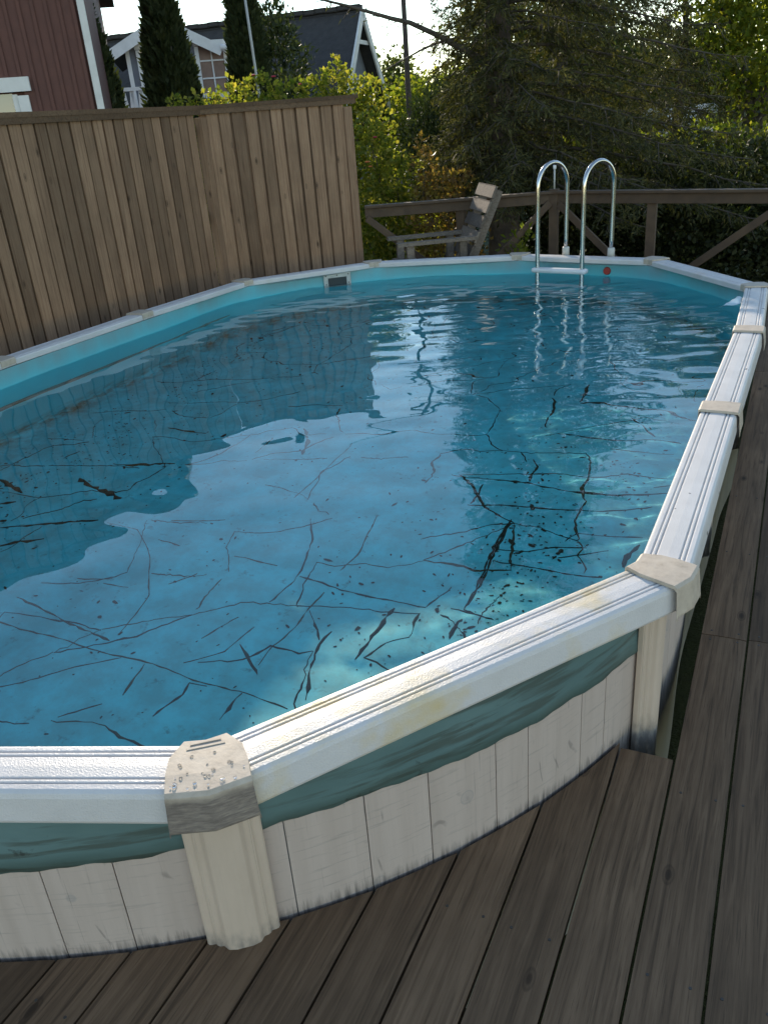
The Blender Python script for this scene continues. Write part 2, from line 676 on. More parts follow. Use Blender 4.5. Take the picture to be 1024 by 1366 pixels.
# start so that the seams near the cap between the near rails fall as seen
while s < PERIM - 0.05:
    w = pat[k % len(pat)] * random.uniform(0.92, 1.08)
    e = min(s + w, PERIM + 0.055)
    n = 5
    V, F = [], []
    zt = RIM - 0.20
    zb = -0.16
    for i in range(n + 1):
        ss = s + 0.0015 + (e - s - 0.003) * i / n
        p, q = wall_at(ss, 0.0), wall_at(ss, -0.008)
        if i in (0, n): p = wall_at(ss, -0.0012)
        V += [(p.x, p.y, zb), (p.x, p.y, zt), (q.x, q.y, zb), (q.x, q.y, zt)]
    for i in range(n):
        a, b = 4 * i, 4 * i + 4
        F += [(a, b, b + 1, a + 1), (a + 3, b + 3, b + 2, a + 2), (a + 1, b + 1, b + 3, a + 3), (a, a + 2, b + 2, b)]
    F += [(0, 1, 3, 2), (4 * n, 4 * n + 2, 4 * n + 3, 4 * n + 1)]
    link('plank', mesh('plank', V, F), M_PLANK, wall)
    s = e
    k += 1

# liner overlap hanging over the outside of the wall
V, F = [], []
nb = 900
rows = 6
for i in range(nb):
    ss = PERIM * i / nb
    wob = 0.004 * math.sin(ss * 2.1) + 0.003 * math.sin(ss * 5.3 + 1) + 0.0025 * math.sin(ss * 29) + 0.002 * math.sin(ss * 71)
    frac = 0.5 - 0.5 * math.cos(2 * math.pi * (ss % 1.42) / 1.42)
    low = RIM - 0.245 - 0.022 * frac + wob
    for r in range(rows):
        z = (RIM - 0.02) + (low - (RIM - 0.02)) * r / (rows - 1)
        b = 0.004 + 0.0025 * math.sin(ss * 9 + r * 1.7) + 0.002 * math.sin(ss * 23 + r)
        p = wall_at(ss, b)
        V.append((p.x, p.y, z))
for i in range(nb):
    j = (i + 1) % nb
    for r in range(rows - 1):
        F.append((i * rows + r, i * rows + r + 1, j * rows + r + 1, j * rows + r))
ov = link('liner_overlap', mesh('liner_overlap', V, F, True), M_OVER, pool)
md = ov.modifiers.new('s', 'SOLIDIFY'); md.thickness = 0.002; md.offset = 1

# --- liner: inner wall, cove and floor
LINER = curve_off(WALL, -0.040)
prof = [(0.0, RIM - 0.043), (0.0, RIM - 0.10), (0.0, WATER), (0.0, WATER - 0.3), (0.0, FLOOR + 0.16), (0.012, FLOOR + 0.09), (0.04, FLOOR + 0.04),
        (0.09, FLOOR + 0.012), (0.15, FLOOR + 0.002), (0.25, FLOOR)]
V, F = [], []
step = 2
ring = [LINER[i] for i in range(0, NW, step)]
nr = len(ring)
full = [i for i in range(0, NW, step)]
for (d, z) in prof:
    C_ = curve_off(WALL, -0.040 - d)
    for i in full:
        V.append((C_[i].x, C_[i].y, z))
for r in range(len(prof) - 1):
    for i in range(nr):
        j = (i + 1) % nr
        F.append((r * nr + i, r * nr + j, (r + 1) * nr + j, (r + 1) * nr + i))
F.append(tuple((len(prof) - 1) * nr + i for i in range(nr)))
liner_me = mesh('liner', V, F)
for p in liner_me.polygons: p.use_smooth = len(p.vertices) == 4
liner = link('liner', liner_me, M_LINER, pool)


def c5(*pts): return [(x / 1.4629, 400 + y / 1.4629) for x, y in pts]
def c6(*pts): return [(600 + x / 2.415, 480 + y / 2.415) for x, y in pts]


# folds in the liner, picked out by algae: (polyline in photo pixels, width in m, material)
FOLDS = [
    (c5((-60, 615), (0, 632), (100, 655), (215, 690), (300, 715), (380, 740), (480, 765), (560, 800)), 0.007, 1),
    (c5((-40, 762), (0, 752), (80, 735), (160, 715), (240, 700)), 0.006, 1),
    (c5((230, 655), (290, 575), (285, 500), (270, 450), (210, 435)), 0.005, 1),
    (c5((300, 818), (355, 770), (370, 745), (405, 750)), 0.011, 0), (c5((425, 822), (470, 765)), 0.013, 0),
    (c5((590, 540), (640, 555), (720, 575), (825, 600)), 0.009, 0),
    (c5((610, 430), (615, 470), (595, 520), (580, 550), (530, 590)), 0.008, 0),
    (c5((500, 712), (530, 675), (575, 640), (600, 600), (630, 565)), 0.007, 1),
    (c5((595, 782), (605, 720), (620, 670), (645, 648)), 0.013, 0), (c5((600, 605), (622, 662)), 0.011, 0),
    (c5((688, 700), (720, 655), (765, 600)), 0.015, 0), (c5((825, 597), (855, 575), (880, 555)), 0.012, 0),
    (c5((905, 605), (930, 560), (965, 480), (1000, 425)), 0.014, 0), (c5((905, 605), (965, 628)), 0.010, 0),
    (c5((880, 662), (895, 630)), 0.016, 0), (c5((35, 580), (90, 605), (140, 630), (215, 665)), 0.010, 1),
    (c5((305, 465), (350, 480)), 0.010, 1), (c5((460, 500), (550, 518)), 0.008, 1), (c5((325, 555), (385, 532)), 0.009, 1),
    (c5((145, 542), (215, 538)), 0.009, 1), (c5((195, 548), (250, 560)), 0.008, 1), (c5((395, 665), (470, 620)), 0.007, 1),
    (c5((575, 390), (620, 345), (690, 280)), 0.005, 1), (c5((600, 250), (602, 280), (590, 300)), 0.020, 0),
    (c5((155, 348), (190, 370), (237, 386)), 0.026, 0), (c5((330, 250), (365, 256), (400, 262)), 0.024, 1),
    (c5((225, 320), (290, 320), (342, 316)), 0.018, 1), (c5((-10, 440), (100, 435), (192, 430)), 0.022, 0),
    (c5((-10, 482), (40, 472), (85, 468)), 0.020, 0), (c5((0, 350), (45, 380)), 0.028, 0), (c5((155, 295), (125, 310)), 0.014, 1),
    (c5((330, 430), (440, 425)), 0.007, 1), (c5((500, 640), (440, 690), (360, 712)), 0.005, 1),
    (c5((470, 675), (500, 730)), 0.011, 0), (c5((240, 770), (285, 715)), 0.008, 1), (c5((200, 790), (120, 815)), 0.006, 1),
    (c5((660, 530), (700, 490), (735, 420)), 0.006, 1), (c5((0, 400), (30, 395)), 0.02, 0),
    (c6((45, 800), (60, 785), (100, 720), (135, 640), (165, 580), (200, 510)), 0.013, 0),
    (c6((350, 240), (450, 255), (570, 265), (650, 260), (735, 268)), 0.013, 0),
    (c6((0, 370), (60, 380), (180, 395), (280, 400), (400, 425), (500, 435), (600, 435), (700, 430)), 0.014, 0),
    (c6((60, 465), (190, 468), (340, 480), (480, 485), (640, 470)), 0.010, 0),
    (c6((150, 605), (250, 615), (340, 605), (440, 605)), 0.009, 0), (c6((145, 650), (240, 662), (350, 675), (490, 695)), 0.009, 0),
    (c6((370, 580), (410, 550), (405, 510)), 0.010, 0), (c6((410, 550), (500, 560), (620, 575)), 0.010, 0),
    (c6((265, 395), (288, 350), (275, 320)), 0.014, 0), (c6((230, 295), (250, 330)), 0.014, 0),
    (c6((0, 800), (60, 815), (140, 840)), 0.010, 0), (c6((415, 140), (500, 140), (600, 155), (690, 165), (790, 200)), 0.020, 0),
    (c6((410, 135), (445, 80)), 0.020, 0), (c6((5, 895), (25, 845)), 0.014, 0), (c6((590, 185), (660, 250)), 0.012, 0),
    (c6((640, 415), (710, 405)), 0.010, 0), (c6((555, 665), (570, 630), (615, 600)), 0.022, 0),
    (c6((350, 640), (430, 630), (510, 615)), 0.006, 0), (c6((70, 460), (110, 410)), 0.014, 0),
]


def fold_mesh(pts, w, seed):
    rr = random.Random(seed)
    P = [onfloor(x, y) for x, y in pts]
    D = []
    for i in range(len(P) - 1):
        L = (P[i + 1] - P[i]).length
        n = max(2, int(L / 0.03))
        for k in range(n): D.append(P[i].lerp(P[i + 1], k / n))
    D.append(P[-1])
    n = len(D)
    V, F = [], []
    for i, p in enumerate(D):
        t = (D[min(i + 1, n - 1)] - D[max(i - 1, 0)]).normalized()
        nn = Vector((t.y, -t.x, 0))
        ww = w * rr.uniform(0.45, 1.25) * (0.35 if i in (0, n - 1) else 1.0)
        if rr.random() < 0.13: ww *= 0.25
        c = p + nn * rr.uniform(-0.5, 0.5) * w
        z = FLOOR
        V += [(c.x - nn.x * ww, c.y - nn.y * ww, z - .001), (c.x, c.y, z + 0.35 * ww + 0.004), (c.x + nn.x * ww, c.y + nn.y * ww, z - .001)]
    for i in range(n - 1):
        a, b = 3 * i, 3 * i + 3
        F += [(a, b, b + 1, a + 1), (a + 1, b + 1, b + 2, a + 2)]
    return mesh('fold', V, F)


for i, (pts, w, m) in enumerate(FOLDS):
    link('fold', fold_mesh(pts, w * 0.72, i), (M_ALGAE, M_ALGAE2)[m], liner)

# the finer web of creases between the big folds
INN0 = curve_off(WALL, -0.25)[::6]
rc_ = random.Random(21)
def inside(poly, x, y):
    c = False
    n = len(poly)
    j = n - 1
    for i in range(n):
        if (poly[i].y > y) != (poly[j].y > y) and x < (poly[j].x - poly[i].x) * (y - poly[i].y) / (poly[j].y - poly[i].y) + poly[i].x:
            c = not c
        j = i
    return c
def crease(x, y, a, L, w, depth=0):
    P = []
    n = int(L / 0.035)
    br = []
    for k in range(n):
        if not inside(INN0, x, y): break
        P.append(Vector((x, y, FLOOR)))
        a += rc_.gauss(0, 0.055)
        if rc_.random() < 0.06: a += rc_.choice((-0.35, 0.35))
        x += 0.035 * math.cos(a); y += 0.035 * math.sin(a)
        if depth == 0 and rc_.random() < 0.05: br.append((x, y, a + rc_.choice((-1, 1)) * rc_.uniform(0.7, 1.3)))
    if len(P) > 4:
        V, F = [], []
        n = len(P)
        on = True
        for i, p in enumerate(P):
            t = (P[min(i + 1, n - 1)] - P[max(i - 1, 0)]).normalized()
            nn_ = Vector((t.y, -t.x, 0))
            if rc_.random() < 0.14: on = not on
            ww = w * rc_.uniform(0.4, 1.3) * (1.0 if on else 0.35) * (0.3 if i in (0, n - 1) else 1)
            V += [(p.x - nn_.x * ww, p.y - nn_.y * ww, FLOOR - .001), (p.x, p.y, FLOOR + 0.004 + 0.4 * ww), (p.x + nn_.x * ww, p.y + nn_.y * ww, FLOOR - .001)]
        for i in range(n - 1):
            q, r = 3 * i, 3 * i + 3
            F += [(q, r, r + 1, q + 1), (q + 1, r + 1, r + 2, q + 2)]
        link('crease', mesh('crease', V, F), rc_.choice((M_ALGAE, M_ALGAE2, M_ALGAE2)), liner)
    for b_ in br: crease(*b_, L * rc_.uniform(0.2, 0.5), w * 0.8, 1)
nodes = {}
ca_, sa_ = math.cos(0.33), math.sin(0.33)
for i in range(-10, 11):
    for j in range(-12, 13):
        u, v = i * 0.44 + rc_.gauss(0, 0.10), j * 0.37 + rc_.gauss(0, 0.09)
        nodes[i, j] = (u * ca_ - v * sa_, u * sa_ + v * ca_)
def crease_between(p, q, w):
    (x0, y0), (x1, y1) = p, q
    L = math.hypot(x1 - x0, y1 - y0)
    n = max(6, int(L / 0.028))
    tx, ty = (x1 - x0) / L, (y1 - y0) / L
    bow, kink, kp = rc_.gauss(0, 0.03), rc_.gauss(0, 0.025), rc_.uniform(0.3, 0.7)
    t0, t1 = (0.0, 1.0) if rc_.random() < 0.7 else (rc_.uniform(0, 0.3), rc_.uniform(0.6, 1.0))
    P = []
    for k in range(n + 1):
        t = t0 + (t1 - t0) * k / n
        d = bow * math.sin(math.pi * t) + kink * max(0.0, 1 - abs(t - kp) / 0.25) + rc_.gauss(0, 0.0035)
        x, y = x0 + tx * L * t - ty * d, y0 + ty * L * t + tx * d
        if inside(INN0, x, y): P.append(Vector((x, y, FLOOR)))
    if len(P) < 5: return
    V, F = [], []
    n = len(P)
    on = 1.0
    for i, p in enumerate(P):
        t = (P[min(i + 1, n - 1)] - P[max(i - 1, 0)]).normalized()
        nn_ = Vector((t.y, -t.x, 0))
        if rc_.random() < 0.16: on = rc_.choice((0.3, 0.6, 1.0, 1.5))
        ww = w * rc_.uniform(0.6, 1.25) * on * (0.4 if i in (0, n - 1) else 1)
        V += [(p.x - nn_.x * ww, p.y - nn_.y * ww, FLOOR - .001), (p.x, p.y, FLOOR + 0.004 + 0.4 * ww), (p.x + nn_.x * ww, p.y + nn_.y * ww, FLOOR - .001)]
    for i in range(n - 1):
        q_, r_ = 3 * i, 3 * i + 3
        F += [(q_, r_, r_ + 1, q_ + 1), (q_ + 1, r_ + 1, r_ + 2, q_ + 2)]
    link('crease', mesh('crease', V, F), rc_.choice((M_ALGAE, M_ALGAE2)), liner)
for (i, j), p in nodes.items():
    for (di, dj, pr) in ((1, 0, 0.55), (0, 1, 0.5), (1, 1, 0.10)):
        q = nodes.get((i + di, j + dj))
        if q is None or rc_.random() > pr: continue
        if not (inside(INN0, *p) or inside(INN0, *q)): continue
        near = math.exp(-((p[0] - 1.4) / 1.2) ** 2 - ((p[1] + 1.2) / 1.6) ** 2)
        crease_between(p, q, rc_.uniform(0.0022, 0.0045) * (1 + 0.7 * near))

# algae flecks on the floor: nobody could count them
rr = random.Random(5)
V, F = [], []
def inside(poly, x, y):
    c = False
    n = len(poly)
    j = n - 1
    for i in range(n):
        if (poly[i].y > y) != (poly[j].y > y) and x < (poly[j].x - poly[i].x) * (y - poly[i].y) / (poly[j].y - poly[i].y) + poly[i].x:
            c = not c
        j = i
    return c
INN = curve_off(WALL, -0.30)[::6]
cnt = 0
while cnt < 2000:
    x, y = rr.uniform(-2.1, 2.1), rr.uniform(-3.6, 3.4)
    dens = 0.05 + 0.9 * math.exp(-((x - 1.75) / 0.75) ** 2 - ((y + 1.1) / 1.3) ** 2) + 0.45 * math.exp(-((x + 1.7) / 0.7) ** 2)
    if rr.random() > dens or not inside(INN, x, y): continue
    # they drift into loose rows
    if math.sin(x * 9 + y * 4 + 2 * math.sin(y * 3)) + rr.uniform(-1, 1) < -0.2: continue
    cnt += 1
    sz = rr.uniform(0.002, 0.007) * (1.8 if rr.random() < 0.12 else 1)
    a0 = rr.uniform(0, 6.28)
    el = rr.uniform(1.0, 2.4)
    nv = 6
    o = len(V)
    ca, sa = math.cos(a0), math.sin(a0)
    for k in range(nv):
        a = 6.283 * k / nv
        r = sz * rr.uniform(0.6, 1.2)
        u, v = r * math.cos(a) * el, r * math.sin(a)
        V.append((x + u * ca - v * sa, y + u * sa + v * ca, FLOOR + 0.003))
    F.append(tuple(range(o, o + nv)))
fl = link('algae_flecks', mesh('algae_flecks', V, F), M_ALGAE, liner)
fl['kind'] = 'stuff'

# --- top rails
RPROF = [(-0.072, -0.040), (-0.073, -0.008), (-0.068, -0.001), (-0.062, 0.000), (-0.0525, 0.000), (-0.0505, -0.005), (-0.0475, -0.005), (-0.0455, 0.0005),
         (-0.0385, 0.0005), (-0.0365, -0.005), (-0.0335, -0.005), (-0.0315, 0.0008), (0.0, 0.002), (0.0315, 0.0008), (0.0335, -0.005), (0.0365, -0.005),
         (0.0385, 0.0005), (0.0455, 0.0005), (0.0475, -0.005), (0.0505, -0.005), (0.0525, 0.0), (0.066, -0.001), (0.074, -0.007), (0.078, -0.018),
         (0.083, -0.078), (0.080, -0.086), (0.068, -0.087)]
for i in range(NV):
    j = (i + 1) % NV
    V, F = [], []
    n = len(RPROF)
    for (vi) in (i, j):
        for (o, z) in RPROF:
            p = RV[vi] + MT[vi] * o
            V.append((p.x, p.y, RIM + z))
    for k in range(n - 1):
        F.append((k, n + k, n + k + 1, k + 1))
    F.append((0, n - 1, 2 * n - 1, n))          # closed underside
    F.append(tuple(range(n - 1, -1, -1)))
    F.append(tuple(range(n, 2 * n)))
    m = M_RAILSTAIN if i == NV - 1 else (M_RAILWORN if i in (0, 1, 2) else M_RAIL)
    me = mesh('top_rail', V, F)
    o = link('top_rail', me, m, pool)
    md = o.modifiers.new('b', 'BEVEL'); md.width = 0.0012; md.segments = 2; md.limit_method = 'ANGLE'; md.angle_limit = R_(25)

# --- uprights
PPROF = [(-0.090, 0.0), (-0.090, 0.020), (-0.080, 0.024), (-0.070, 0.024), (-0.064, 0.034), (-0.050, 0.036), (-0.040, 0.050), (-0.020, 0.055), (0.020, 0.055),
         (0.040, 0.050), (0.050, 0.036), (0.064, 0.034), (0.070, 0.024), (0.080, 0.024), (0.090, 0.020), (0.090, 0.0)]
for i in range(NV):
    nrm = MT[i].normalized()
    tan = Vector((-nrm.y, nrm.x))
    base = RV[i] - MT[i] * 0.036
    V, F = [], []
    n = len(PPROF)
    narrow = 0.62 if i in (0, 1, 2, 3, 7, 8, 9, 10) else 1.0
    for z in (-0.16, RIM - 0.045):
        for (u, d) in PPROF:
            p = base + tan * u * narrow + nrm * (d + 0.002)
            V.append((p.x, p.y, z))
    for k in range(n):
        k2 = (k + 1) % n
        F.append((k, k2, n + k2, n + k))
    F.append(tuple(range(n)))
    F.append(tuple(range(2 * n - 1, n - 1, -1)))
    o = link('upright', mesh('upright', V, F), M_POST, pool)
    md = o.modifiers.new('b', 'BEVEL'); md.width = 0.003; md.segments = 2; md.limit_method = 'ANGLE'; md.angle_limit = R_(20)

# --- caps over the rail joints
CPROF = [(-0.080, -0.030, 0.050), (-0.081, 0.006, 0.052), (-0.074, 0.012, 0.055), (-0.022, 0.0135, 0.092),
         (0.030, 0.0135, 0.101), (0.080, 0.011, 0.103), (0.088, 0.003, 0.104), (0.098, -0.082, 0.107), (0.097, -0.088, 0.107)]
for i in range(NV):
    nrm = MT[i].normalized()
    kf = MT[i].length
    tan = Vector((-nrm.y, nrm.x))
    straight = i in (1, 2, 8, 9)
    V, F = [], []
    us = (-1.0, -0.985, -0.5, 0.0, 0.5, 0.985, 1.0)
    nu = len(us)
    a = (RV[i] - RV[i - 1]).normalized()
    b = (RV[(i + 1) % NV] - RV[i]).normalized()
    for (o, z, hw) in CPROF:
        hw *= 0.92
        if straight: hw = hw * 0.15 + 0.054
        elif i in (0, 3, 7, 10): hw = hw * 0.55 + 0.024
        for u in us:
            # follow the bend of the rim
            d = (b if u > 0 else a) * (u * hw) * 0.6 + tan * (u * hw) * 0.4
            p = RV[i] + nrm * (o * kf) + d
            zz = z - (0.011 if abs(u) == 1 else 0.0)
            V.append((p.x, p.y, RIM + zz))
    for r in range(len(CPROF) - 1):
        for c in range(nu - 1):
            F.append((r * nu + c, (r + 1) * nu + c, (r + 1) * nu + c + 1, r * nu + c + 1))
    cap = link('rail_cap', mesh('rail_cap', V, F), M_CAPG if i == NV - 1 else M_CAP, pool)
    md = cap.modifiers.new('s', 'SOLIDIFY'); md.thickness = 0.0035; md.offset = -1
    md = cap.modifiers.new('b', 'BEVEL'); md.width = 0.003; md.segments = 2; md.limit_method = 'ANGLE'; md.angle_limit = R_(18)
    if i == NV - 1:
        # drops of water and the moulded slot on the wet cap
        bm = bmesh.new()
        rr = random.Random(3)
        for k in range(30):
            u, o = rr.uniform(-0.08, 0.08), rr.uniform(-0.030, 0.066)
            if abs(u) > 0.055 + 0.4 * (o + 0.03): continue
            p = RV[i] + nrm * (o * kf) + tan * u
            rad = rr.uniform(0.0015, 0.0045)
            r = bmesh.ops.create_icosphere(bm, subdivisions=2, radius=rad, matrix=Matrix.Translation((p.x, p.y, RIM + 0.0142)) @ Matrix.Diagonal((1, 1, 0.5, 1)))
        M_DROP = NT('water drops').m
        MATS['water drops'].node_tree.nodes['Principled BSDF'].inputs['Transmission Weight'].default_value = 1.0
        MATS['water drops'].node_tree.nodes['Principled BSDF'].inputs['Roughness'].default_value = 0.02
        MATS['water drops'].node_tree.nodes['Principled BSDF'].inputs['IOR'].default_value = 1.333
        dr = link('water_drops', bm_mesh('water_drops', bm, True), M_DROP, cap)
        dr['kind'] = 'stuff'
        for oo in (-0.066, -0.052):
            p = RV[i] + nrm * (oo * kf)
            hw = 0.034 + 0.6 * (oo + 0.066)
            c3 = Vector((p.x, p.y, RIM + 0.0125))
            box('moulded_ridge', c3, (2 * hw, 0.003, 0.004), M_CAP, cap, 0.0008, (Vector((tan.x, tan.y, 0)), Vector((nrm.x, nrm.y, 0)), Vector((0, 0, 1))))

# --- skimmer in the far wall
def wall_frame(px, py, z, off=-0.040):
    """nearest liner point to the ray at height z, with its tangent and inward normal"""
    q = onz(px, py, z)
    best = min(range(NW), key=lambda i: (LINER[i] - Vector((q.x, q.y))).length)
    t = (LINER[(best + 1) % NW] - LINER[best - 1]).normalized()
    return LINER[best].copy(), t, Vector((-t.y, t.x))

def near_ray(px, py, zz):
    """liner point whose image at height zz is closest to px"""
    best, bd = 0, 1e9
    for i in range(NW):
        d = Vector((LINER[i].x, LINER[i].y, zz)) - CAMP
        zf = d.dot(-CB)
        if zf < 4: continue
        x = 512 + FPX * d.dot(CR) / zf
        y = 683 - FPX * d.dot(CU) / zf
        e = abs(x - px) + 0.3 * abs(y - py)
        if e < bd: bd, best = e, i
    t = (LINER[(best + 1) % NW] - LINER[best - 1]).normalized()
    return LINER[best].copy(), t, Vector((-t.y, t.x))

p, t, nn = near_ray(450, 376, WATER + 0.03)
ax = (Vector((t.x, t.y, 0)), Vector((nn.x, nn.y, 0)), Vector((0, 0, 1)))
sk = bpy.data.objects.new('skimmer', None)
COL.objects.link(sk); sk.parent = pool
ctr = Vector((p.x, p.y, WATER + 0.015)) + ax[1] * 0.012
SW, SH = 0.26, 0.19
for nm, off, siz in (('frame_bar', (0, 0, SH / 2 - 0.017), (SW, 0.024, 0.034)), ('frame_bar', (0, 0, -SH / 2 + 0.017), (SW, 0.024, 0.034)),
                     ('frame_bar', (-SW / 2 + 0.018, 0, 0), (0.036, 0.0235, SH - 0.069)), ('frame_bar', (SW / 2 - 0.018, 0, 0), (0.036, 0.0235, SH - 0.069))):
    box(nm, ctr + ax[0] * off[0] + ax[2] * off[2], siz, M_SKIM, sk, 0.004, ax)
box('flap', ctr - ax[1] * 0.004, (SW - 0.074, 0.010, SH - 0.070), M_DARK, sk, 0.002, ax)
for (u, w) in ((-0.11, 0.078), (0, 0.078), (0.11, 0.078), (-0.11, 0.0), (0.11, 0.0)):
    c = ctr + ax[0] * u + ax[2] * w + ax[1] * 0.0125
    bm = bmesh.new()
    bmesh.ops.create_uvsphere(bm, u_segments=8, v_segments=6, radius=0.006, matrix=Matrix.Translation(c))
    link('screw', bm_mesh('screw', bm, True), M_DARK, sk)

# return inlet: red fitting by the ladder
p, t, nn = near_ray(809, 380, RIM - 0.12)
c = Vector((p.x, p.y, RIM - 0.115))
bm = bmesh.new()
mat4 = Matrix.Translation(c + Vector((nn.x, nn.y, 0)) * 0.012) @ Vector((nn.x, nn.y, 0)).to_track_quat('Z', 'Y').to_matrix().to_4x4()
bmesh.ops.create_cone(bm, cap_ends=True, segments=20, radius1=0.036, radius2=0.030, depth=0.024, matrix=mat4)
bmesh.ops.bevel(bm, geom=list(bm.edges), offset=0.003, segments=1, affect='EDGES')
link('inlet_fitting', bm_mesh('inlet_fitting', bm), M_RED, pool)

# torn scrap of liner hanging inside the far right cap
q = onz(985, 396, RIM - 0.03)
V, F = [], []
for i in range(6):
    for j in range(4):
        u, v = i / 5, j / 3
        V.append((2.112 - 0.13 * u * (1 - 0.35 * v), 1.55 + 0.18 * v + 0.05 * u, RIM - 0.012 - 0.05 * u * u - 0.012 * math.sin(5 * u + 3 * v)))
for i in range(5):
    for j in range(3): F.append((i * 4 + j, i * 4 + 4 + j, i * 4 + 5 + j, i * 4 + 1 + j))
M_SCRAP = plain('pale vinyl scrap', (0.55, 0.70, 0.74), (0.45, 0.62, 0.68), 0.4, 9, 0.2, 30)
scr = link('liner_scrap', mesh('liner_scrap', V, F, True), M_SCRAP, pool)
md = scr.modifiers.new('s', 'SOLIDIFY'); md.thickness = 0.0015

# --- water surface (real waves)
WX0, WX1, WY0, WY1, WS = -2.32, 2.32, -3.92, 3.64, 0.021
nx, ny = int((WX1 - WX0) / WS) + 1, int((WY1 - WY0) / WS) + 1
X, Y = np.meshgrid(WX0 + WS * np.arange(nx), WY0 + WS * np.arange(ny), indexing='ij')
wr = np.random.default_rng(4)
Z = np.zeros_like(X)
for k in range(12):                                  # slow swell
    a = wr.uniform(0, 2 * np.pi); lam = wr.uniform(0.38, 1.3)
    Z += 0.0016 * lam * np.sin(2 * np.pi / lam * (X * np.cos(a) + Y * np.sin(a)) + wr.uniform(0, 6.28)) * 0.55
for k in range(9):                                   # small chop everywhere
    a = wr.uniform(0, 2 * np.pi); lam = wr.uniform(0.18, 0.36)
    Z += 0.0007 * lam * np.sin(2 * np.pi / lam * (X * np.cos(a) + Y * np.sin(a)) + wr.uniform(0, 6.28) + 1.5 * np.sin(1.3 * X + 1.1 * Y + k))
# stirred patch: by the inlet and the ladder, dying out towards the near end
ampf = 1 / (1 + np.exp(-(Y - 0.35 + 0.30 * X) / 0.45))
amps = ampf * (0.45 + 0.55 * np.exp(-((X - 1.2) ** 2 + (Y - 2.0) ** 2) / 2.2))
for k in range(26):
    a = wr.normal(np.pi / 2 + 0.35, 0.7); lam = wr.uniform(0.10, 0.34)
    Z += amps * 0.0019 * lam * np.sin(2 * np.pi / lam * (X * np.cos(a) + Y * np.sin(a)) + wr.uniform(0, 6.28) + 1.2 * np.sin(1.7 * X + 2.3 * Y + k))
for (ux, uy) in ((1.25, 2.6), (0.45, 2.9)):
    rr_ = np.hypot(X - ux, Y - uy)
    Z += 0.0009 * np.exp(-rr_ / 0.8) * np.sin(2 * np.pi * rr_ / 0.13)
Vw = np.stack([X, Y, WATER + Z], -1).reshape(-1, 3)
LW = curve_off(WALL, -0.024)[::3]
px_, py_ = np.array([p.x for p in LW]), np.array([p.y for p in LW])
ins = np.zeros(X.shape, bool)
j = len(LW) - 1
for i in range(len(LW)):
    cond = (py_[i] > Y) != (py_[j] > Y)
    with np.errstate(divide='ignore', invalid='ignore'):
        xi = (px_[j] - px_[i]) * (Y - py_[i]) / (py_[j] - py_[i] + 1e-12) + px_[i]
    ins ^= cond & (X < xi)
    j = i
idx = np.arange(nx * ny).reshape(nx, ny)
keep = ins[:-1, :-1] & ins[1:, :-1] & ins[1:, 1:] & ins[:-1, 1:]
Fw = np.stack([idx[:-1, :-1], idx[1:, :-1], idx[1:, 1:], idx[:-1, 1:]], -1)[keep]
used = np.unique(Fw)
remap = np.zeros(nx * ny, int); remap[used] = np.arange(len(used))
wme = np_mesh('water', Vw[used], remap[Fw])
wme.polygons.foreach_set('use_smooth', np.ones(len(wme.polygons), bool))
water = link('water', wme, M_WATER)
tag(water, 'clear blue pool water with ripples and sky reflection', 'water', kind='structure')
water.cycles.is_caustics_caster = True
liner.cycles.is_caustics_receiver = True
for ch in liner.children: ch.cycles.is_caustics_receiver = True

# ================================================================== POOL LADDER
lad = thing('pool_ladder', 'stainless steel pool ladder with two curved handrails and white step', 'ladder', (0.5, 3.3, WATER))
def lp(o, p): return Vector(p) - Vector(o.location)
# in the plane: inner leg foot point, outer socket
rails = [((0.33, 3.11), (0.50, 3.455)), ((0.745, 3.03), (0.925, 3.365))]
for (a, b) in rails:
    a, b = Vector(a), Vector(b)
    d = (b - a)
    w = d.length
    d.normalize()
    pts = []
    top = RIM + 0.80
    rad = w / 2
    for z in np.linspace(WATER - 0.95, top - rad, 10): pts.append((a.x, a.y, z))
    for k in range(1, 16):
        th = math.pi * k / 16
        q = a + d * (rad - rad * math.cos(th))
        pts.append((q.x, q.y, top - rad + rad * math.sin(th) * 1.0))
    for z in np.linspace(top - rad, RIM + 0.02, 6): pts.append((b.x, b.y, z))
    tube('handrail', [lp(lad, p) for p in pts], 0.0205, M_CHROME, lad, 16)
    s_ = tube('socket', [lp(lad, (b.x, b.y, RIM - 0.002)), lp(lad, (b.x, b.y, RIM + 0.065)), lp(lad, (b.x, b.y, RIM + 0.072))], [0.033, 0.031, 0.026], M_SKIM, lad, 16)
a0, a1 = Vector(rails[0][0]), Vector(rails[1][0])
e = (a1 - a0).normalized()
for zi, zs in enumerate((RIM - 0.075, RIM - 0.36, RIM - 0.65)):
    p0, p1 = a0 - e * 0.045, a1 + e * 0.045
    V, F = [], []
    bm = bmesh.new()
    ctr = (p0 + p1) / 2
    nrm2 = Vector((-e.y, e.x, 0))
    box_bm(bm, lp(lad, (ctr.x, ctr.y, zs)), ((p1 - p0).length, 0.085, 0.042), 0.018, (Vector((e.x, e.y, 0)), nrm2, Vector((0, 0, 1))))
    link('step', bm_mesh('step', bm, True), M_WHITE, lad)

# ================================================================== DECK
deck = bpy.data.objects.new('deck', None)
COL.objects.link(deck)
tag(deck, 'weathered grey brown wooden deck around the pool', 'deck', kind='structure')
WG = curve_off(WALL, 0.012)
WGx = np.array([p.x for p in WG]); WGy = np.array([p.y for p in WG])


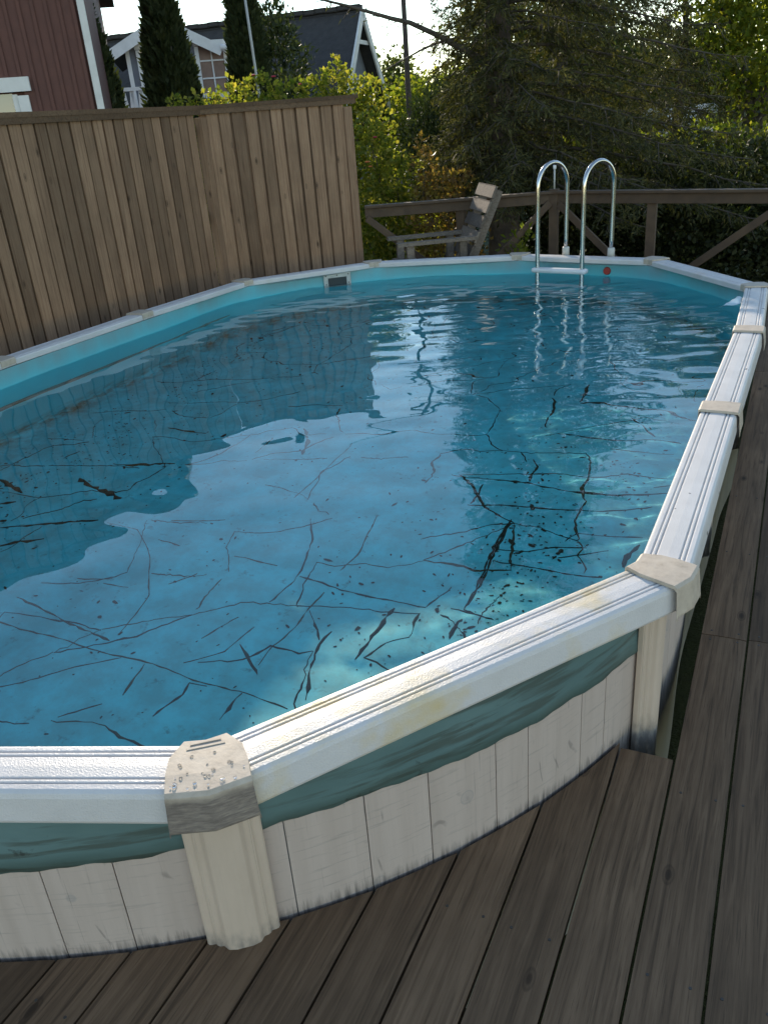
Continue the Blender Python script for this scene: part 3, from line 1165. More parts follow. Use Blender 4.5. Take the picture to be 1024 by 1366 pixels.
def wall_y(x, front):
    ys = []
    for i in range(NW):
        x0, x1 = WGx[i], WGx[(i + 1) % NW]
        if (x0 - x) * (x1 - x) <= 0 and abs(x1 - x0) > 1e-9:
            ys.append(WGy[i] + (WGy[(i + 1) % NW] - WGy[i]) * (x - x0) / (x1 - x0))
    if not ys: return None
    return min(ys) if front else max(ys)


def board(x0, x1, ylo, yhi):
    """ylo/yhi: functions of x giving the two ends"""
    n = 6
    T = 0.028
    xs = [x0 + (x1 - x0) * i / n for i in range(n + 1)]
    V, F = [], []
    for x in xs:
        dz = -0.002 if x in (xs[0], xs[-1]) else 0.0
        V += [(x, ylo(x), dz), (x, yhi(x), dz), (x, ylo(x), -T), (x, yhi(x), -T)]
    for i in range(n):
        a, b = 4 * i, 4 * i + 4
        F += [(a, b, b + 1, a + 1), (a + 3, b + 3, b + 2, a + 2), (a, a + 2, b + 2, b), (a + 1, b + 1, b + 3, a + 3)]
    F += [(0, 1, 3, 2), (4 * n, 4 * n + 2, 4 * n + 3, 4 * n + 1)]
    o = link('plank', mesh('plank', V, F), M_DECK, deck)
    o.location.z = random.uniform(-0.0015, 0.0015)
    return o


PITCH = 0.162
SCREW = None
M_SCREW = plain('dull screw steel', (0.10, 0.09, 0.08), (0.06, 0.055, 0.05), 0.5, 9, 0.0, metal=0.6)
def screws(o, x0, x1, ys):
    global SCREW
    if SCREW is None:
        bm = bmesh.new()
        bmesh.ops.create_cone(bm, cap_ends=True, segments=10, radius1=0.0042, radius2=0.0036, depth=0.0016)
        SCREW = bm_mesh('screw', bm); SCREW.materials.append(M_SCREW)
    for y in ys:
        for x in (x0 + 0.03, x1 - 0.03):
            q = bpy.data.objects.new('screw', SCREW)
            COL.objects.link(q); q.parent = o
            q.location = (x + random.uniform(-.004, .004), y + random.uniform(-.006, .006), 0.0004)
GAP = 0.0075
DN = -6.6
def far_edge(x):
    return 4.16 + (x + 1.9) * 0.42 if x < 0.03 else max(3.6, 4.97 - (x - 0.03) * 0.29)
x = 2.400 - 34 * PITCH
while x < 4.2:
    x0, x1 = x + GAP / 2, x + PITCH - GAP / 2
    xm = (x0 + x1) / 2
    f0, f1, fm = wall_y(x0, True), wall_y(x1, True), wall_y(xm, True)
    jit = random.uniform(-0.004, 0.004)
    if f0 is not None and f1 is not None:
        cut = (lambda xx: -2.292 + jit) if abs(x - 2.076) < 0.02 else (lambda xx: min(wall_y(xx, True) or -9, 9))
        if -3.2 < x:
            mid = -5.1 if int(round(x / PITCH)) % 2 else DN
            if mid > DN:
                board(x0, x1, lambda xx: DN, lambda xx: mid - 0.002)
                o_ = board(x0, x1, lambda xx: mid + 0.002, cut)
            else:
                o_ = board(x0, x1, lambda xx: DN, cut)
            if x > 0.6: screws(o_, x0, x1, [yy for yy in (-3.62, -3.02, -2.42) if yy < min(f0, f1) - 0.05])
        board(x0, x1, lambda xx: wall_y(xx, False), lambda xx: far_edge(xx))
    elif abs(x - 2.076) < 0.02:
        board(x0, x1, lambda xx: DN, lambda xx: -2.292)
        board(x0, x1, lambda xx: 2.35, lambda xx: far_edge(xx))
    elif x > 0:
        screws(board(x0, x1, lambda xx: DN, lambda xx: -1.575 + jit), x0, x1, (-1.60, -2.42, -3.02))
        screws(board(x0, x1, lambda xx: -1.571 + jit, lambda xx: 1.9 + jit), x0, x1, (-1.545, -0.9, -0.3))
        board(x0, x1, lambda xx: 1.904 + jit, lambda xx: far_edge(xx))
    elif x > -3.3:
        board(x0, x1, lambda xx: DN, lambda xx: -0.6 + jit)
        board(x0, x1, lambda xx: -0.596 + jit, lambda xx: min(far_edge(xx), 3.0 + (xx + 3.0)))
    x += PITCH
# joists under the boards, edge fascia
for yy in (-6.0, -5.1, -4.3, 4.15):
    xa, xb = (-3.1, 4.0)
    if yy > 0: xa, xb = -1.2, 1.6
    box('joist', ((xa + xb) / 2, yy, -0.105), (xb - xa, 0.045, 0.145), M_RAILW, deck, 0.002)
box('joist', (3.6, -1.0, -0.105), (0.045, 9.0, 0.145), M_RAILW, deck, 0.002)

# ================================================================== GROUND
def mk_ground():
    t = NT('lawn ground')
    v = t.coords(rand=False)
    f = t.noise(v, 0.9, 6, 0.6)
    g = t.noise(v, 38, 4, 0.7)
    b = t.ramp(f, [(0.3, (0.045, 0.070, 0.022)), (0.55, (0.060, 0.085, 0.028)), (0.75, (0.075, 0.070, 0.035))])
    b = t.mix(t.ramp(g, [(0.4, 0.0), (0.7, 0.6)]), b, (0.035, 0.045, 0.016))
    t.col(b); t.rough(0.95); t.bump(g, 0.8, 0.05)
    return t.m
V, F = [], []
gn = 60
ext = np.sign(np.linspace(-1, 1, gn + 1)) * np.abs(np.linspace(-1, 1, gn + 1)) ** 3 * 600
for a in ext:
    for b in ext:
        r = math.hypot(a, b)
        V.append((a, b + 5, GROUND + (0.05 * math.sin(a * 0.7) * math.cos(b * 0.6) if 8 < r < 60 else 0)))
for i in range(gn):
    for j in range(gn):
        F.append((i * (gn + 1) + j, (i + 1) * (gn + 1) + j, (i + 1) * (gn + 1) + j + 1, i * (gn + 1) + j + 1))
g = link('ground', mesh('ground', V, F, True), mk_ground())
tag(g, 'grassy garden ground below the deck', 'ground', kind='structure')

# ================================================================== WOODEN FENCE
FE, FC, FL = Vector((-1.86, 4.03)), Vector((-2.96, 2.90)), Vector((-3.03, -4.6))
FTOP = RIM + 1.485
fence = thing('wooden_fence', 'tall brown board privacy fence with a flat cap beside the pool', 'fence', (FC.x, FC.y, 0))
M_CAPW = wood('fence cap wood', 0, (0.17, 0.105, 0.062), (0.125, 0.076, 0.045), (0.075, 0.046, 0.028), 0.8, knots=False)
fb = {}
def fence_board(w, h):
    key = (round(w, 3), round(h, 2))
    if key not in fb:
        bm = bmesh.new()
        box_bm(bm, (0, 0, h / 2), (w, 0.019, h), 0.003)
        me = bm_mesh('board', bm)
        me.materials.append(M_FENCE)
        fb[key] = me
    return fb[key]
def put(me, name, x, y, z, rz, parent, tilt=0.0):
    o = bpy.data.objects.new(name, me)
    COL.objects.link(o)
    o.parent = parent
    o.location = Vector((x, y, z)) - Vector(parent.location)
    o.rotation_euler = (0, tilt, rz)
    return o
for (a, b, fp) in ((FE, FC, 0.1285), (FC, FL, 0.1245)):
    d = b - a
    L = d.length
    d.normalize()
    n_in = Vector((-d.y, d.x))
    if (Vector((0, 0)) - a).dot(n_in) < 0: n_in = -n_in
    rz = math.atan2(d.y, d.x)
    n = int((L - 0.12) / fp)
    for k in range(n):
        s_ = 0.10 + fp * (k + 0.5)
        p = a + d * s_ + n_in * 0.030
        put(fence_board(random.choice((0.103, 0.107, 0.110)), FTOP - 0.055 - 0.06), 'board', p.x, p.y, 0.06 + random.uniform(-.006, .006), rz + random.uniform(-.012, .012), fence, random.uniform(-.0025, .0025))
        p = a + d * (s_ + fp / 2)
        put(fence_board(0.095, FTOP - 0.055 - 0.06), 'board', p.x, p.y, 0.06, rz, fence)
    for zz in (0.35, 1.05, FTOP - 0.20):
        p0, p1 = a + d * 0.06 - n_in * 0.035, b - d * 0.02 - n_in * 0.035
        beam('cross_rail', Vector((p0.x, p0.y, zz)) - fence.location, Vector((p1.x, p1.y, zz)) - fence.location, 0.045, 0.09, M_FENCE, fence)
    p0, p1 = a - d * 0.05, b + d * 0.012
    beam('cap_board', Vector((p0.x, p0.y, FTOP - 0.0125)) - fence.location, Vector((p1.x, p1.y, FTOP - 0.0125)) - fence.location, 0.135, 0.028, M_CAPW, fence)
    p0, p1 = a - d * 0.02 + n_in * 0.052, b + n_in * 0.052
    beam('cap_fascia', Vector((p0.x, p0.y, FTOP - 0.050)) - fence.location, Vector((p1.x, p1.y, FTOP - 0.050)) - fence.location, 0.022, 0.042, M_CAPW, fence)
for p in (FE, FC, Vector((-2.985, 0.5)), Vector((-3.0, -1.9))):
    q = p + (Vector((-0.028, -0.066)) if p is FE else Vector((0.045, -0.02)) if p is FC else Vector((-0.09, 0)))
    box('post', Vector((q.x, q.y, (FTOP - 0.1) / 2)) - fence.location, (0.085, 0.085, FTOP - 0.1), M_FENCE, fence, 0.005,
        (Vector((.707, .707, 0)), Vector((-.707, .707, 0)), Vector((0, 0, 1))) if p is FE else None)

# ================================================================== DECK RAILING
railing = thing('deck_railing', 'low brown wooden deck railing with diagonal braces behind the pool', 'railing', (0.03, 4.85, 0))
RT = RIM + 0.405
RP = [Vector((-1.80, 4.02, 0)), Vector((0.03, 4.85, 0)), Vector((2.35, 4.20, 0)), Vector((4.1, 3.70, 0))]
def rl(p, z): return Vector((p.x, p.y, z)) - railing.location
for i in range(3):
    a, b = RP[i], RP[i + 1]
    d = (b - a).normalized()
    if i == 0: z0, z1 = RT - 0.005, RT
    else: z0, z1 = RT, RT
    beam('top_rail', rl(a + d * (0.02 if i else 0), z0 - 0.05), rl(b - d * 0.02, z1 - 0.05), 0.045, 0.095, M_RAILW, railing)
    beam('hand_board', rl(a + d * (0.03 if i else 0), z0 + 0.014), rl(b - d * 0.01, z1 + 0.014), 0.12, 0.026, M_RAILW, railing)
def railpt(i, t): return RP[i].lerp(RP[i + 1], t)
for (i, t) in ((0, 0.50), (1, 0.0), (1, 0.45), (1, 0.985), (2, 0.5)):
    p = railpt(i, t) + Vector((0, 0.055 if not (i == 1 and t == 0) else 0, 0))
    top = RT - 0.004 if not (i == 1 and t == 0) else RT + 0.045
    box('post', rl(p, (top - 0.3) / 2), (0.09, 0.09, top + 0.3), M_RAILW, railing, 0.004)
def brace(i, t0, t1, z0, z1):
    a, b = railpt(i, t0) - Vector((0, 0.055, 0)), railpt(i, t1) - Vector((0, 0.055, 0))
    beam('brace', rl(a, z0), rl(b, z1), 0.032, 0.07, M_RAILW, railing)
brace(0, 0.02, 0.48, RT - 0.10, 0.10)
brace(0, 0.60, 0.985, 0.16, RT - 0.085)
brace(1, 0.03, 0.42, RT - 0.10, 0.10)
brace(1, 0.53, 0.97, 0.10, RT - 0.085)
brace(2, 0.02, 0.45, RT - 0.10, 0.10)

rod = thing('metal_rod', 'thin pale metal rod standing on the corner post of the railing', 'rod', (0.03, 4.85, RT + 0.044))
tube('shaft', [(0, 0, 0), (0, 0, 0.20)], 0.009, M_SKIM, rod, 10)
tube('tip', [(0, 0, 0.19), (0, 0, 0.20), (0, 0, 0.245), (0, 0, 0.25)], [0.012, 0.017, 0.017, 0.010], M_WHITE, rod, 10)

# ================================================================== GARDEN CHAIR
CH = Vector((-0.93, 3.93, 0))
chair = thing('garden_chair', 'weathered wooden garden armchair with slatted reclined back behind the pool rim', 'chair', CH)
cf = Vector((-0.82, -0.57, 0)).normalized()      # the way it faces
cs = Vector((-cf.y, cf.x, 0))
UP = Vector((0, 0, 1))
for sgn in (-1, 1):
    off = cs * (0.27 * sgn)
    box('leg', off + cf * 0.36 + UP * 0.325, (0.07, 0.045, 0.65), M_CHAIR, chair, 0.004, (cf, cs, UP))
    box('leg', off - cf * 0.18 + UP * 0.325, (0.07, 0.045, 0.65), M_CHAIR, chair, 0.004, (cf, cs, UP))
    box('armrest', off + cf * 0.09 + UP * 0.664, (0.80, 0.085, 0.026), M_CHAIR, chair, 0.004, (cf, cs, UP))
    beam('seat_rail', off * 0.82 + cf * 0.42 + UP * 0.40, off * 0.82 - cf * 0.30 + UP * 0.33, 0.04, 0.075, M_CHAIR, chair)
    beam('back_post', off * 0.82 - cf * 0.20 + UP * 0.26, off * 0.82 - cf * 0.575 + UP * 1.085, 0.042, 0.085, M_CHAIR, chair, up=cf)
for k in range(5):
    u = 0.30 + 0.165 * k
    c = (-cf * 0.20 + UP * 0.26).lerp(-cf * 0.575 + UP * 1.085, u)
    bx = (UP * 0.825 - cf * 0.375).normalized()
    nf = bx.cross(cs)
    if nf.dot(cf) < 0: nf = -nf
    c = c + nf * 0.056
    box('back_slat', c, (0.115, 0.60, 0.024), M_CHAIR, chair, 0.003, (bx, cs, nf))
for k in range(5):
    c = (cf * 0.40 + UP * 0.448).lerp(-cf * 0.16 + UP * 0.394, k / 4)
    box('seat_slat', c, (0.105, 0.56, 0.022), M_CHAIR, chair, 0.003, (cf, cs, UP))

# ================================================================== FOLIAGE HELPERS
def unit(a):
    return a / (np.linalg.norm(a, axis=-1, keepdims=True) + 1e-9)


def leaf_quads(P, A, size, ratio, fold=0.25):
    """rhombic leaves at P along axes A"""
    n = len(P)
    A = unit(A)
    B = unit(np.cross(A, rng.normal(size=(n, 3))))
    N = np.cross(A, B)
    s = np.asarray(size).reshape(-1, 1) * np.ones((n, 1))
    w = s * ratio * 0.5
    v0 = P
    v1 = P + A * s * 0.45 + B * w + N * w * fold
    v2 = P + A * s
    v3 = P + A * s * 0.45 - B * w + N * w * fold
    V = np.stack([v0, v1, v2, v3], 1).reshape(-1, 3)
    F = np.arange(4 * n).reshape(-1, 4)
    return V, F


def bush_leaves(blobs, n, size, ratio=0.6, up=0.3, shell=0.6):
    """blobs: list of (centre, radii)"""
    vol = np.array([r[0] * r[1] * r[2] for c, r in blobs]) ** 0.75
    cnt = (n * vol / vol.sum()).astype(int) + 1
    Ps, As = [], []
    for (c, r), k in zip(blobs, cnt):
        d = unit(rng.normal(size=(k, 3)))
        rad = rng.random((k, 1)) ** (1 / 3.0)
        rad = shell + (1 - shell) * rad + rng.normal(0, 0.10, (k, 1))
        # lumps on the outline
        lump = 1 + 0.22 * np.sin(d[:, :1] * 7 + c[0] * 3) * np.sin(d[:, 1:2] * 6 + c[1]) + 0.15 * np.sin(d[:, 2:3] * 11 + c[2] * 5)
        P = np.array(c) + d * rad * lump * np.array(r)
        A = d * 0.6 + rng.normal(0, 0.7, (k, 3)) + np.array([0, 0, up])
        Ps.append(P); As.append(A)
    P, A = np.concatenate(Ps), np.concatenate(As)
    return leaf_quads(P, A, size * rng.uniform(0.6, 1.3, len(P)), ratio)


M_BARK = plain('bark', (0.115, 0.085, 0.065), (0.055, 0.042, 0.034), 0.9, 7, 0.8, 26, bdist=0.03)
M_TWIG = plain('twig bark', (0.10, 0.08, 0.06), (0.06, 0.048, 0.038), 0.9, 9, 0.0)
L_SPRUCE = leafmat('spruce needles', (0.034, 0.038, 0.014), (0.056, 0.058, 0.021), (0.125, 0.112, 0.038), 0.28, 0.75)
L_YEW = leafmat('yew needles', (0.022, 0.034, 0.013), (0.038, 0.054, 0.020), (0.065, 0.082, 0.028), 0.25, 0.6)
L_THUJA = leafmat('thuja scales', (0.030, 0.044, 0.016), (0.044, 0.058, 0.022), (0.062, 0.075, 0.030), 0.22, 0.7)
L_LIME = leafmat('lime leaves', (0.110, 0.150, 0.022), (0.165, 0.195, 0.028), (0.250, 0.235, 0.036), 0.6)
L_ROSE = leafmat('rose leaves', (0.095, 0.130, 0.024), (0.190, 0.210, 0.036), (0.360, 0.310, 0.070), 0.62)
L_RED = leafmat('reddish leaves', (0.150, 0.085, 0.035), (0.200, 0.130, 0.042), (0.240, 0.190, 0.050), 0.55)
L_HEDGE = leafmat('hedge leaves', (0.022, 0.028, 0.010), (0.036, 0.044, 0.014), (0.060, 0.066, 0.020), 0.25, 0.6)
L_FAR = leafmat('far tree leaves', (0.050, 0.070, 0.020), (0.075, 0.095, 0.026), (0.115, 0.125, 0.036), 0.4)
M_FLOWER = plain('red rose petals', (0.45, 0.03, 0.06), (0.35, 0.02, 0.05), 0.6, 9, 0.0)
M_ORANGE = plain('orange rose petals', (0.60, 0.22, 0.06), (0.50, 0.14, 0.04), 0.6, 9, 0.0)


def stems(base, tips, r0, rnd, wig=0.08):
    ch = []
    for tp in tips:
        a, b = Vector(base), Vector(tp)
        pts = []
        for k in range(5):
            t = k / 4
            q = a.lerp(b, t)
            q.z = a.z + (b.z - a.z) * (t ** 0.8)
            if 0 < k < 4: q += Vector((rnd.uniform(-wig, wig), rnd.uniform(-wig, wig), 0))
            pts.append(q)
        ch.append((pts, [r0 * (1 - 0.75 * k / 4) for k in range(5)]))
    return ch


def shrub(name, label, cat, base, blobs, n, size, lm, group=None, ratio=0.6, r0=0.02, flowers=None, up=0.3, shell=0.6):
    root = thing(name, label, cat, base, group)
    o = Vector(base)
    bl = [((c[0] - o.x, c[1] - o.y, c[2] - o.z), r) for c, r in blobs]
    V, F = bush_leaves(bl, n, size, ratio, up, shell)
    V[:, 2] = np.maximum(V[:, 2], 0.02)
    link('foliage', np_mesh('foliage', V, F), lm, root)
    rnd = random.Random(len(name) + n)
    tubes('stem', stems((0, 0, 0), [c for c, r in bl], r0, rnd), M_TWIG, root)
    if flowers:
        for (fx, fy, D, m, s) in flowers:
            p = atd(fx, fy, D) - o
            bm = bmesh.new()
            for k in range(5):
                a = k * 1.257
                bmesh.ops.create_icosphere(bm, subdivisions=1, radius=s * 0.55, matrix=Matrix.Translation(p + Vector((math.cos(a), math.sin(a), 0.3)) * s * 0.5) @ Matrix.Diagonal((1, 1, 0.6, 1)))
            link('flower', bm_mesh('flower', bm, True), m, root)
    return root


def gpt(px, D, z=GROUND):
    """ground point under photo column px at horizontal distance D"""
    p = atd(px, 150, D)
    return Vector((p.x, p.y, z))


RH = Vector((CR.x, CR.y, 0)).normalized()        # picture-right, horizontal
FH = Vector((-CB.x, -CB.y, 0)).normalized()      # away from the camera, horizontal

# ================================================================== SPRUCE
def spruce(name, label, px, D, height, trunk_r, z_first, lens, nl, seed, blades=9, extra=(), group=None, cat='spruce tree', twig_step=0.085):
    base = gpt(px, D)
    rnd = random.Random(seed)
    root = thing(name, label, cat, base, group)
    pts = [Vector((0.03 * math.sin(k * 1.3), 0.03 * math.cos(k), height * k / 9)) for k in range(10)]
    tube('trunk', [Vector((0, 0, -0.05))] + pts[1:], [trunk_r * (1 - 0.85 * k / 9) for k in range(10)], M_BARK, root, 14)
    limbs = []
    for k in range(nl):
        t = k / (nl - 1)
        z = z_first + (height - z_first) * t ** 1.5
        a = k * 2.39996 + rnd.uniform(-0.3, 0.3)
        d = Vector((math.cos(a), math.sin(a), 0))
        L = lens(d, t) * rnd.uniform(0.75, 1.12)
        P = []
        for s in range(9):
            u = s / 8
            P.append(Vector((0, 0, z)) + d * (L * u) + Vector((0, 0, L * (0.16 * u - 0.75 * u * u + 0.42 * u ** 3))) + Vector((rnd.uniform(-.03, .03), rnd.uniform(-.03, .03), rnd.uniform(-.02, .02))))
        limbs.append((P, 0.007 + 0.006 * L, 1.0))
    for (pl, dens, rad) in extra:
        limbs.append(([Vector(p) - base for p in pl], rad, dens))
    ch = []
    Ps, As, Ss = [], [], []
    for (P, rad, dens) in limbs:
        ch.append((P, [rad * (1 - 0.8 * i / (len(P) - 1)) for i in range(len(P))]))
        if dens >= 1:
            nb = int(len(P) * 14)
            ii = rng.integers(0, len(P) - 1, nb); uu = rng.random((nb, 1))
            PA = np.array([tuple(p) for p in P])
            Ps.append(PA[ii] * (1 - uu) + PA[ii + 1] * uu); As.append((PA[ii + 1] - PA[ii]) * 1.2 + rng.normal(0, 0.25, (nb, 3))); Ss.append(rng.uniform(0.05, 0.12, nb))
        # twigs
        seglen = [(P[i + 1] - P[i]).length for i in range(len(P) - 1)]
        tot = sum(seglen)
        s = 0.18 * tot * rnd.uniform(0.6, 1.3)
        side = 1
        while s < tot:
            acc = 0
            for i, sl in enumerate(seglen):
                if acc + sl >= s: break
                acc += sl
            p = P[i].lerp(P[i + 1], (s - acc) / sl)
            tg = (P[i + 1] - P[i]).normalized()
            lat = tg.cross(Vector((0, 0, 1))).normalized() * side
            u = s / tot
            tl = (0.16 + 0.42 * (1 - u)) * rnd.uniform(0.6, 1.25) * (0.6 if dens < 1 else 1)
            dr = (tg * rnd.uniform(0.5, 1.0) + lat * rnd.uniform(0.5, 1.0) + Vector((0, 0, rnd.uniform(-1.0, 0.10)))).normalized()
            e = p + dr * tl + Vector((0, 0, -0.10 * tl))
            if rnd.random() < 0.5 or dens < 1: ch.append(([p, p.lerp(e, .5) + Vector((0, 0, .01)), e], [0.007, 0.005, 0.003]))
            nb = int(blades * (tl / 0.3) * dens + 0.5)
            if nb:
                uu = np.linspace(0.1, 1.0, nb)[:, None]
                pp = np.array(p) + (np.array(e) - np.array(p)) * uu
                pp = pp + rng.normal(0, 0.018, (nb, 3))
                aa = np.array(dr) * 0.8 + rng.normal(0, 0.6, (nb, 3)) + np.array([0, 0, -0.12])
                Ps.append(pp); As.append(aa); Ss.append(rng.uniform(0.05, 0.11, nb))
            side = -side
            s += twig_step * rnd.uniform(0.7, 1.3) * (1 if dens >= 1 else 1.5)
    tubes('limb', ch, M_TWIG, root, 5)
    V, F = leaf_quads(np.concatenate(Ps), np.concatenate(As), np.concatenate(Ss), 0.20)
    link('crown', np_mesh('crown', V, F), L_SPRUCE, root)
    return root


SB = gpt(668, 12.0)
def sp_len(d, t):
    r = max(0.0, d.dot(RH))
    l = max(0.0, -d.dot(RH))
    return (1.75 + 2.3 * r - 0.75 * l) * (1 - t * 0.86) + 0.15
ex1 = [atd(*q) for q in ((668, 110, 12.0), (640, 78, 11.9), (610, 61, 11.8), (582, 46, 11.7), (547, 30, 11.6), (521, 24, 11.5), (494, 16, 11.45), (466, 8, 11.4), (433, 0, 11.3), (400, -14, 11.2))]
ex2 = [atd(*q) for q in ((640, 52, 11.9), (610, 50, 11.85), (582, 57, 11.8), (562, 66, 11.75), (544, 76, 11.7), (529, 84, 11.65), (516, 92, 11.6))]
spruce('spruce_tree', 'tall dark spruce with thick trunk and a scraggly bare branch reaching over the houses', 668, 12.0, 9.0, 0.235, 1.75, sp_len, 185, 3,
       blades=24, extra=((ex1, 0.22, 0.045), (ex2, 0.18, 0.022)), twig_step=0.062)
spruce('spruce_tree', 'shorter dark spruce with long drooping boughs standing behind the clipped hedge', 905, 17.5, 4.6, 0.15, 0.7, lambda d, t: 2.6 * (1 - 0.9 * t) + 0.15, 80, 9,
       blades=18, twig_step=0.085)

spruce('spruce_tree', 'tall straight spruce close behind the thick trunked one', 748, 16.5, 9.5, 0.18, 1.0, lambda d, t: 2.5 * (1 - 0.88 * t) + 0.15, 120, 21,
       blades=16, twig_step=0.085)

# ================================================================== HEDGE, SHRUBS, TREES
def line_blobs(pa, pb, n, rr_, z, jr=0.15, jz=0.1, seed=1):
    rnd = random.Random(seed)
    out = []
    for k in range(n):
        t = (k + 0.5) / n
        p = Vector(pa).lerp(Vector(pb), t)
        s = rnd.uniform(1 - jr, 1 + jr)
        out.append(((p.x + rnd.uniform(-.1, .1), p.y + rnd.uniform(-.1, .1), z + rnd.uniform(-jz, jz)), (rr_[0] * s, rr_[1] * s, rr_[2] * s)))
    return out

ha, hb = gpt(700, 14.2), gpt(1180, 12.6)
shrub('clipped_hedge', 'long dark clipped hedge behind the deck railing', 'hedge', (ha + hb) / 2,
      line_blobs(ha, hb, 13, (0.55, 0.5, 0.95), GROUND + 0.85, 0.08, 0.06, 4), 30000, 0.085, L_HEDGE, shell=0.5)
for i, (px, py, D, rx, lab) in enumerate(((765, 196, 15.4, 0.9, 'bright lime bush glowing over the hedge next to the ladder handrails'), (855, 192, 15.6, 0.8, 'bright lime bush glowing over the hedge below the parked van'),
                                     (950, 178, 15.2, 0.75, 'taller bright lime bush with upright shoots behind the hedge'))):
    c = atd(px, py, D)
    shrub('lime_bush', lab, 'bush', (c.x, c.y, GROUND), [((c.x, c.y, c.z - 0.15), (rx * .75, 0.45, 0.36)), ((c.x + .3, c.y + .1, c.z - 0.5), (rx, 0.6, 0.6)), ((c.x - .1, c.y, GROUND + .5), (rx, .6, .6))],
          3600, 0.085, L_LIME, 'lime bushes behind the hedge')
# yew beside the spruce
yb = gpt(596, 15.5)
yc = [(atd(596, 205, 15.5), (0.62, 0.6, 0.9)), (atd(570, 185, 15.4), (0.45, 0.5, 0.6)), (atd(622, 165, 15.6), (0.5, 0.5, 0.7)), (atd(592, 150, 15.6), (0.4, 0.45, 0.55)), (atd(610, 260, 15.3), (0.7, 0.7, 0.9)), (atd(560, 245, 15.3), (.45, .5, .7))]
shrub('yew_bush', 'dense dark green yew bush next to the spruce trunk', 'bush', yb, [(tuple(c), r) for c, r in yc], 15000, 0.085, L_YEW, ratio=0.35, up=0.7)
# leafy shrubs just behind the railing
sb_ = gpt(520, 12.0)
bl = [(atd(500, 205, 12.0), (0.20, 0.25, 0.28)), (atd(494, 170, 12.0), (0.15, 0.2, 0.2)), (atd(530, 238, 12.0), (0.34, 0.3, 0.30)), (atd(515, 285, 12.0), (0.42, 0.35, 0.42)), (atd(555, 300, 12.1), (0.36, 0.35, 0.40)), (atd(493, 325, 11.9), (.3, .3, .4)), (atd(545, 340, 12.0), (.5, .4, .45))]
shrub('rose_shrub', 'sunlit green rose shrub climbing past the end of the board fence', 'shrub', sb_, [(tuple(c), r) for c, r in bl], 5200, 0.066, L_ROSE, ratio=0.75,
      flowers=((500, 183, 11.7, M_FLOWER, 0.03), (490, 216, 11.7, M_ORANGE, 0.035), (494, 222, 11.7, M_ORANGE, 0.03)))
rb = gpt(590, 11.0)
bl = [(atd(565, 225, 11.0), (0.13, 0.2, 0.32)), (atd(590, 250, 11.0), (0.30, 0.3, 0.22)), (atd(612, 240, 11.0), (0.16, 0.2, 0.12)), (atd(585, 300, 11.0), (0.36, 0.3, 0.45)), (atd(600, 345, 11.0), (0.45, 0.4, 0.5))]
shrub('reddish_shrub', 'reddish brown and yellow leafed shrub behind the garden chair', 'shrub', rb, [(tuple(c), r) for c, r in bl], 3000, 0.060, L_RED, ratio=0.7)
lb = gpt(690, 9.4)
bl = [(atd(686, 325, 9.4), (0.14, 0.12, 0.12)), (atd(698, 312, 9.4), (0.08, 0.08, 0.10)), (atd(690, 350, 9.4), (0.15, 0.15, 0.2))]
shrub('small_shoot', 'small pale green leafy shoot rising behind the pool rim', 'plant', lb, [(tuple(c), r) for c, r in bl], 130, 0.07, L_LIME, r0=0.008)
# tall roses over the fence
hx = [(238, 13.0, 138, .22), (275, 13.0, 132, .24), (312, 13.0, 122, .28), (345, 13.0, 112, .30), (385, 13.0, 120, .30), (420, 13.0, 116, .30), (446, 13.0, 98, .26), (449, 13.0, 82, .13), (472, 13.0, 112, .28), (498, 13.0, 116, .24), (486, 13.0, 134, .26)]
bl = []
for (px, D, py, r) in hx:
    c = atd(px, py, D)
    bl.append(((c.x, c.y, c.z - r * 0.5), (r * 0.8, r * 0.8, r)))
    bl.append(((c.x, c.y + .05, c.z - 0.75), (r * 1.15, r, 0.55)))
    bl.append(((c.x, c.y + .05, 0.3), (r * 1.2, r, 0.7)))
shrub('rose_hedge', 'tall rambling rose bushes with yellow green leaves topping the board fence', 'hedge', gpt(380, 13.0), bl, 17000, 0.070, L_ROSE, ratio=0.75,
      flowers=((365, 102, 12.7, M_FLOWER, 0.035), (400, 112, 12.7, M_FLOWER, 0.03), (338, 100, 12.7, M_FLOWER, 0.03)))


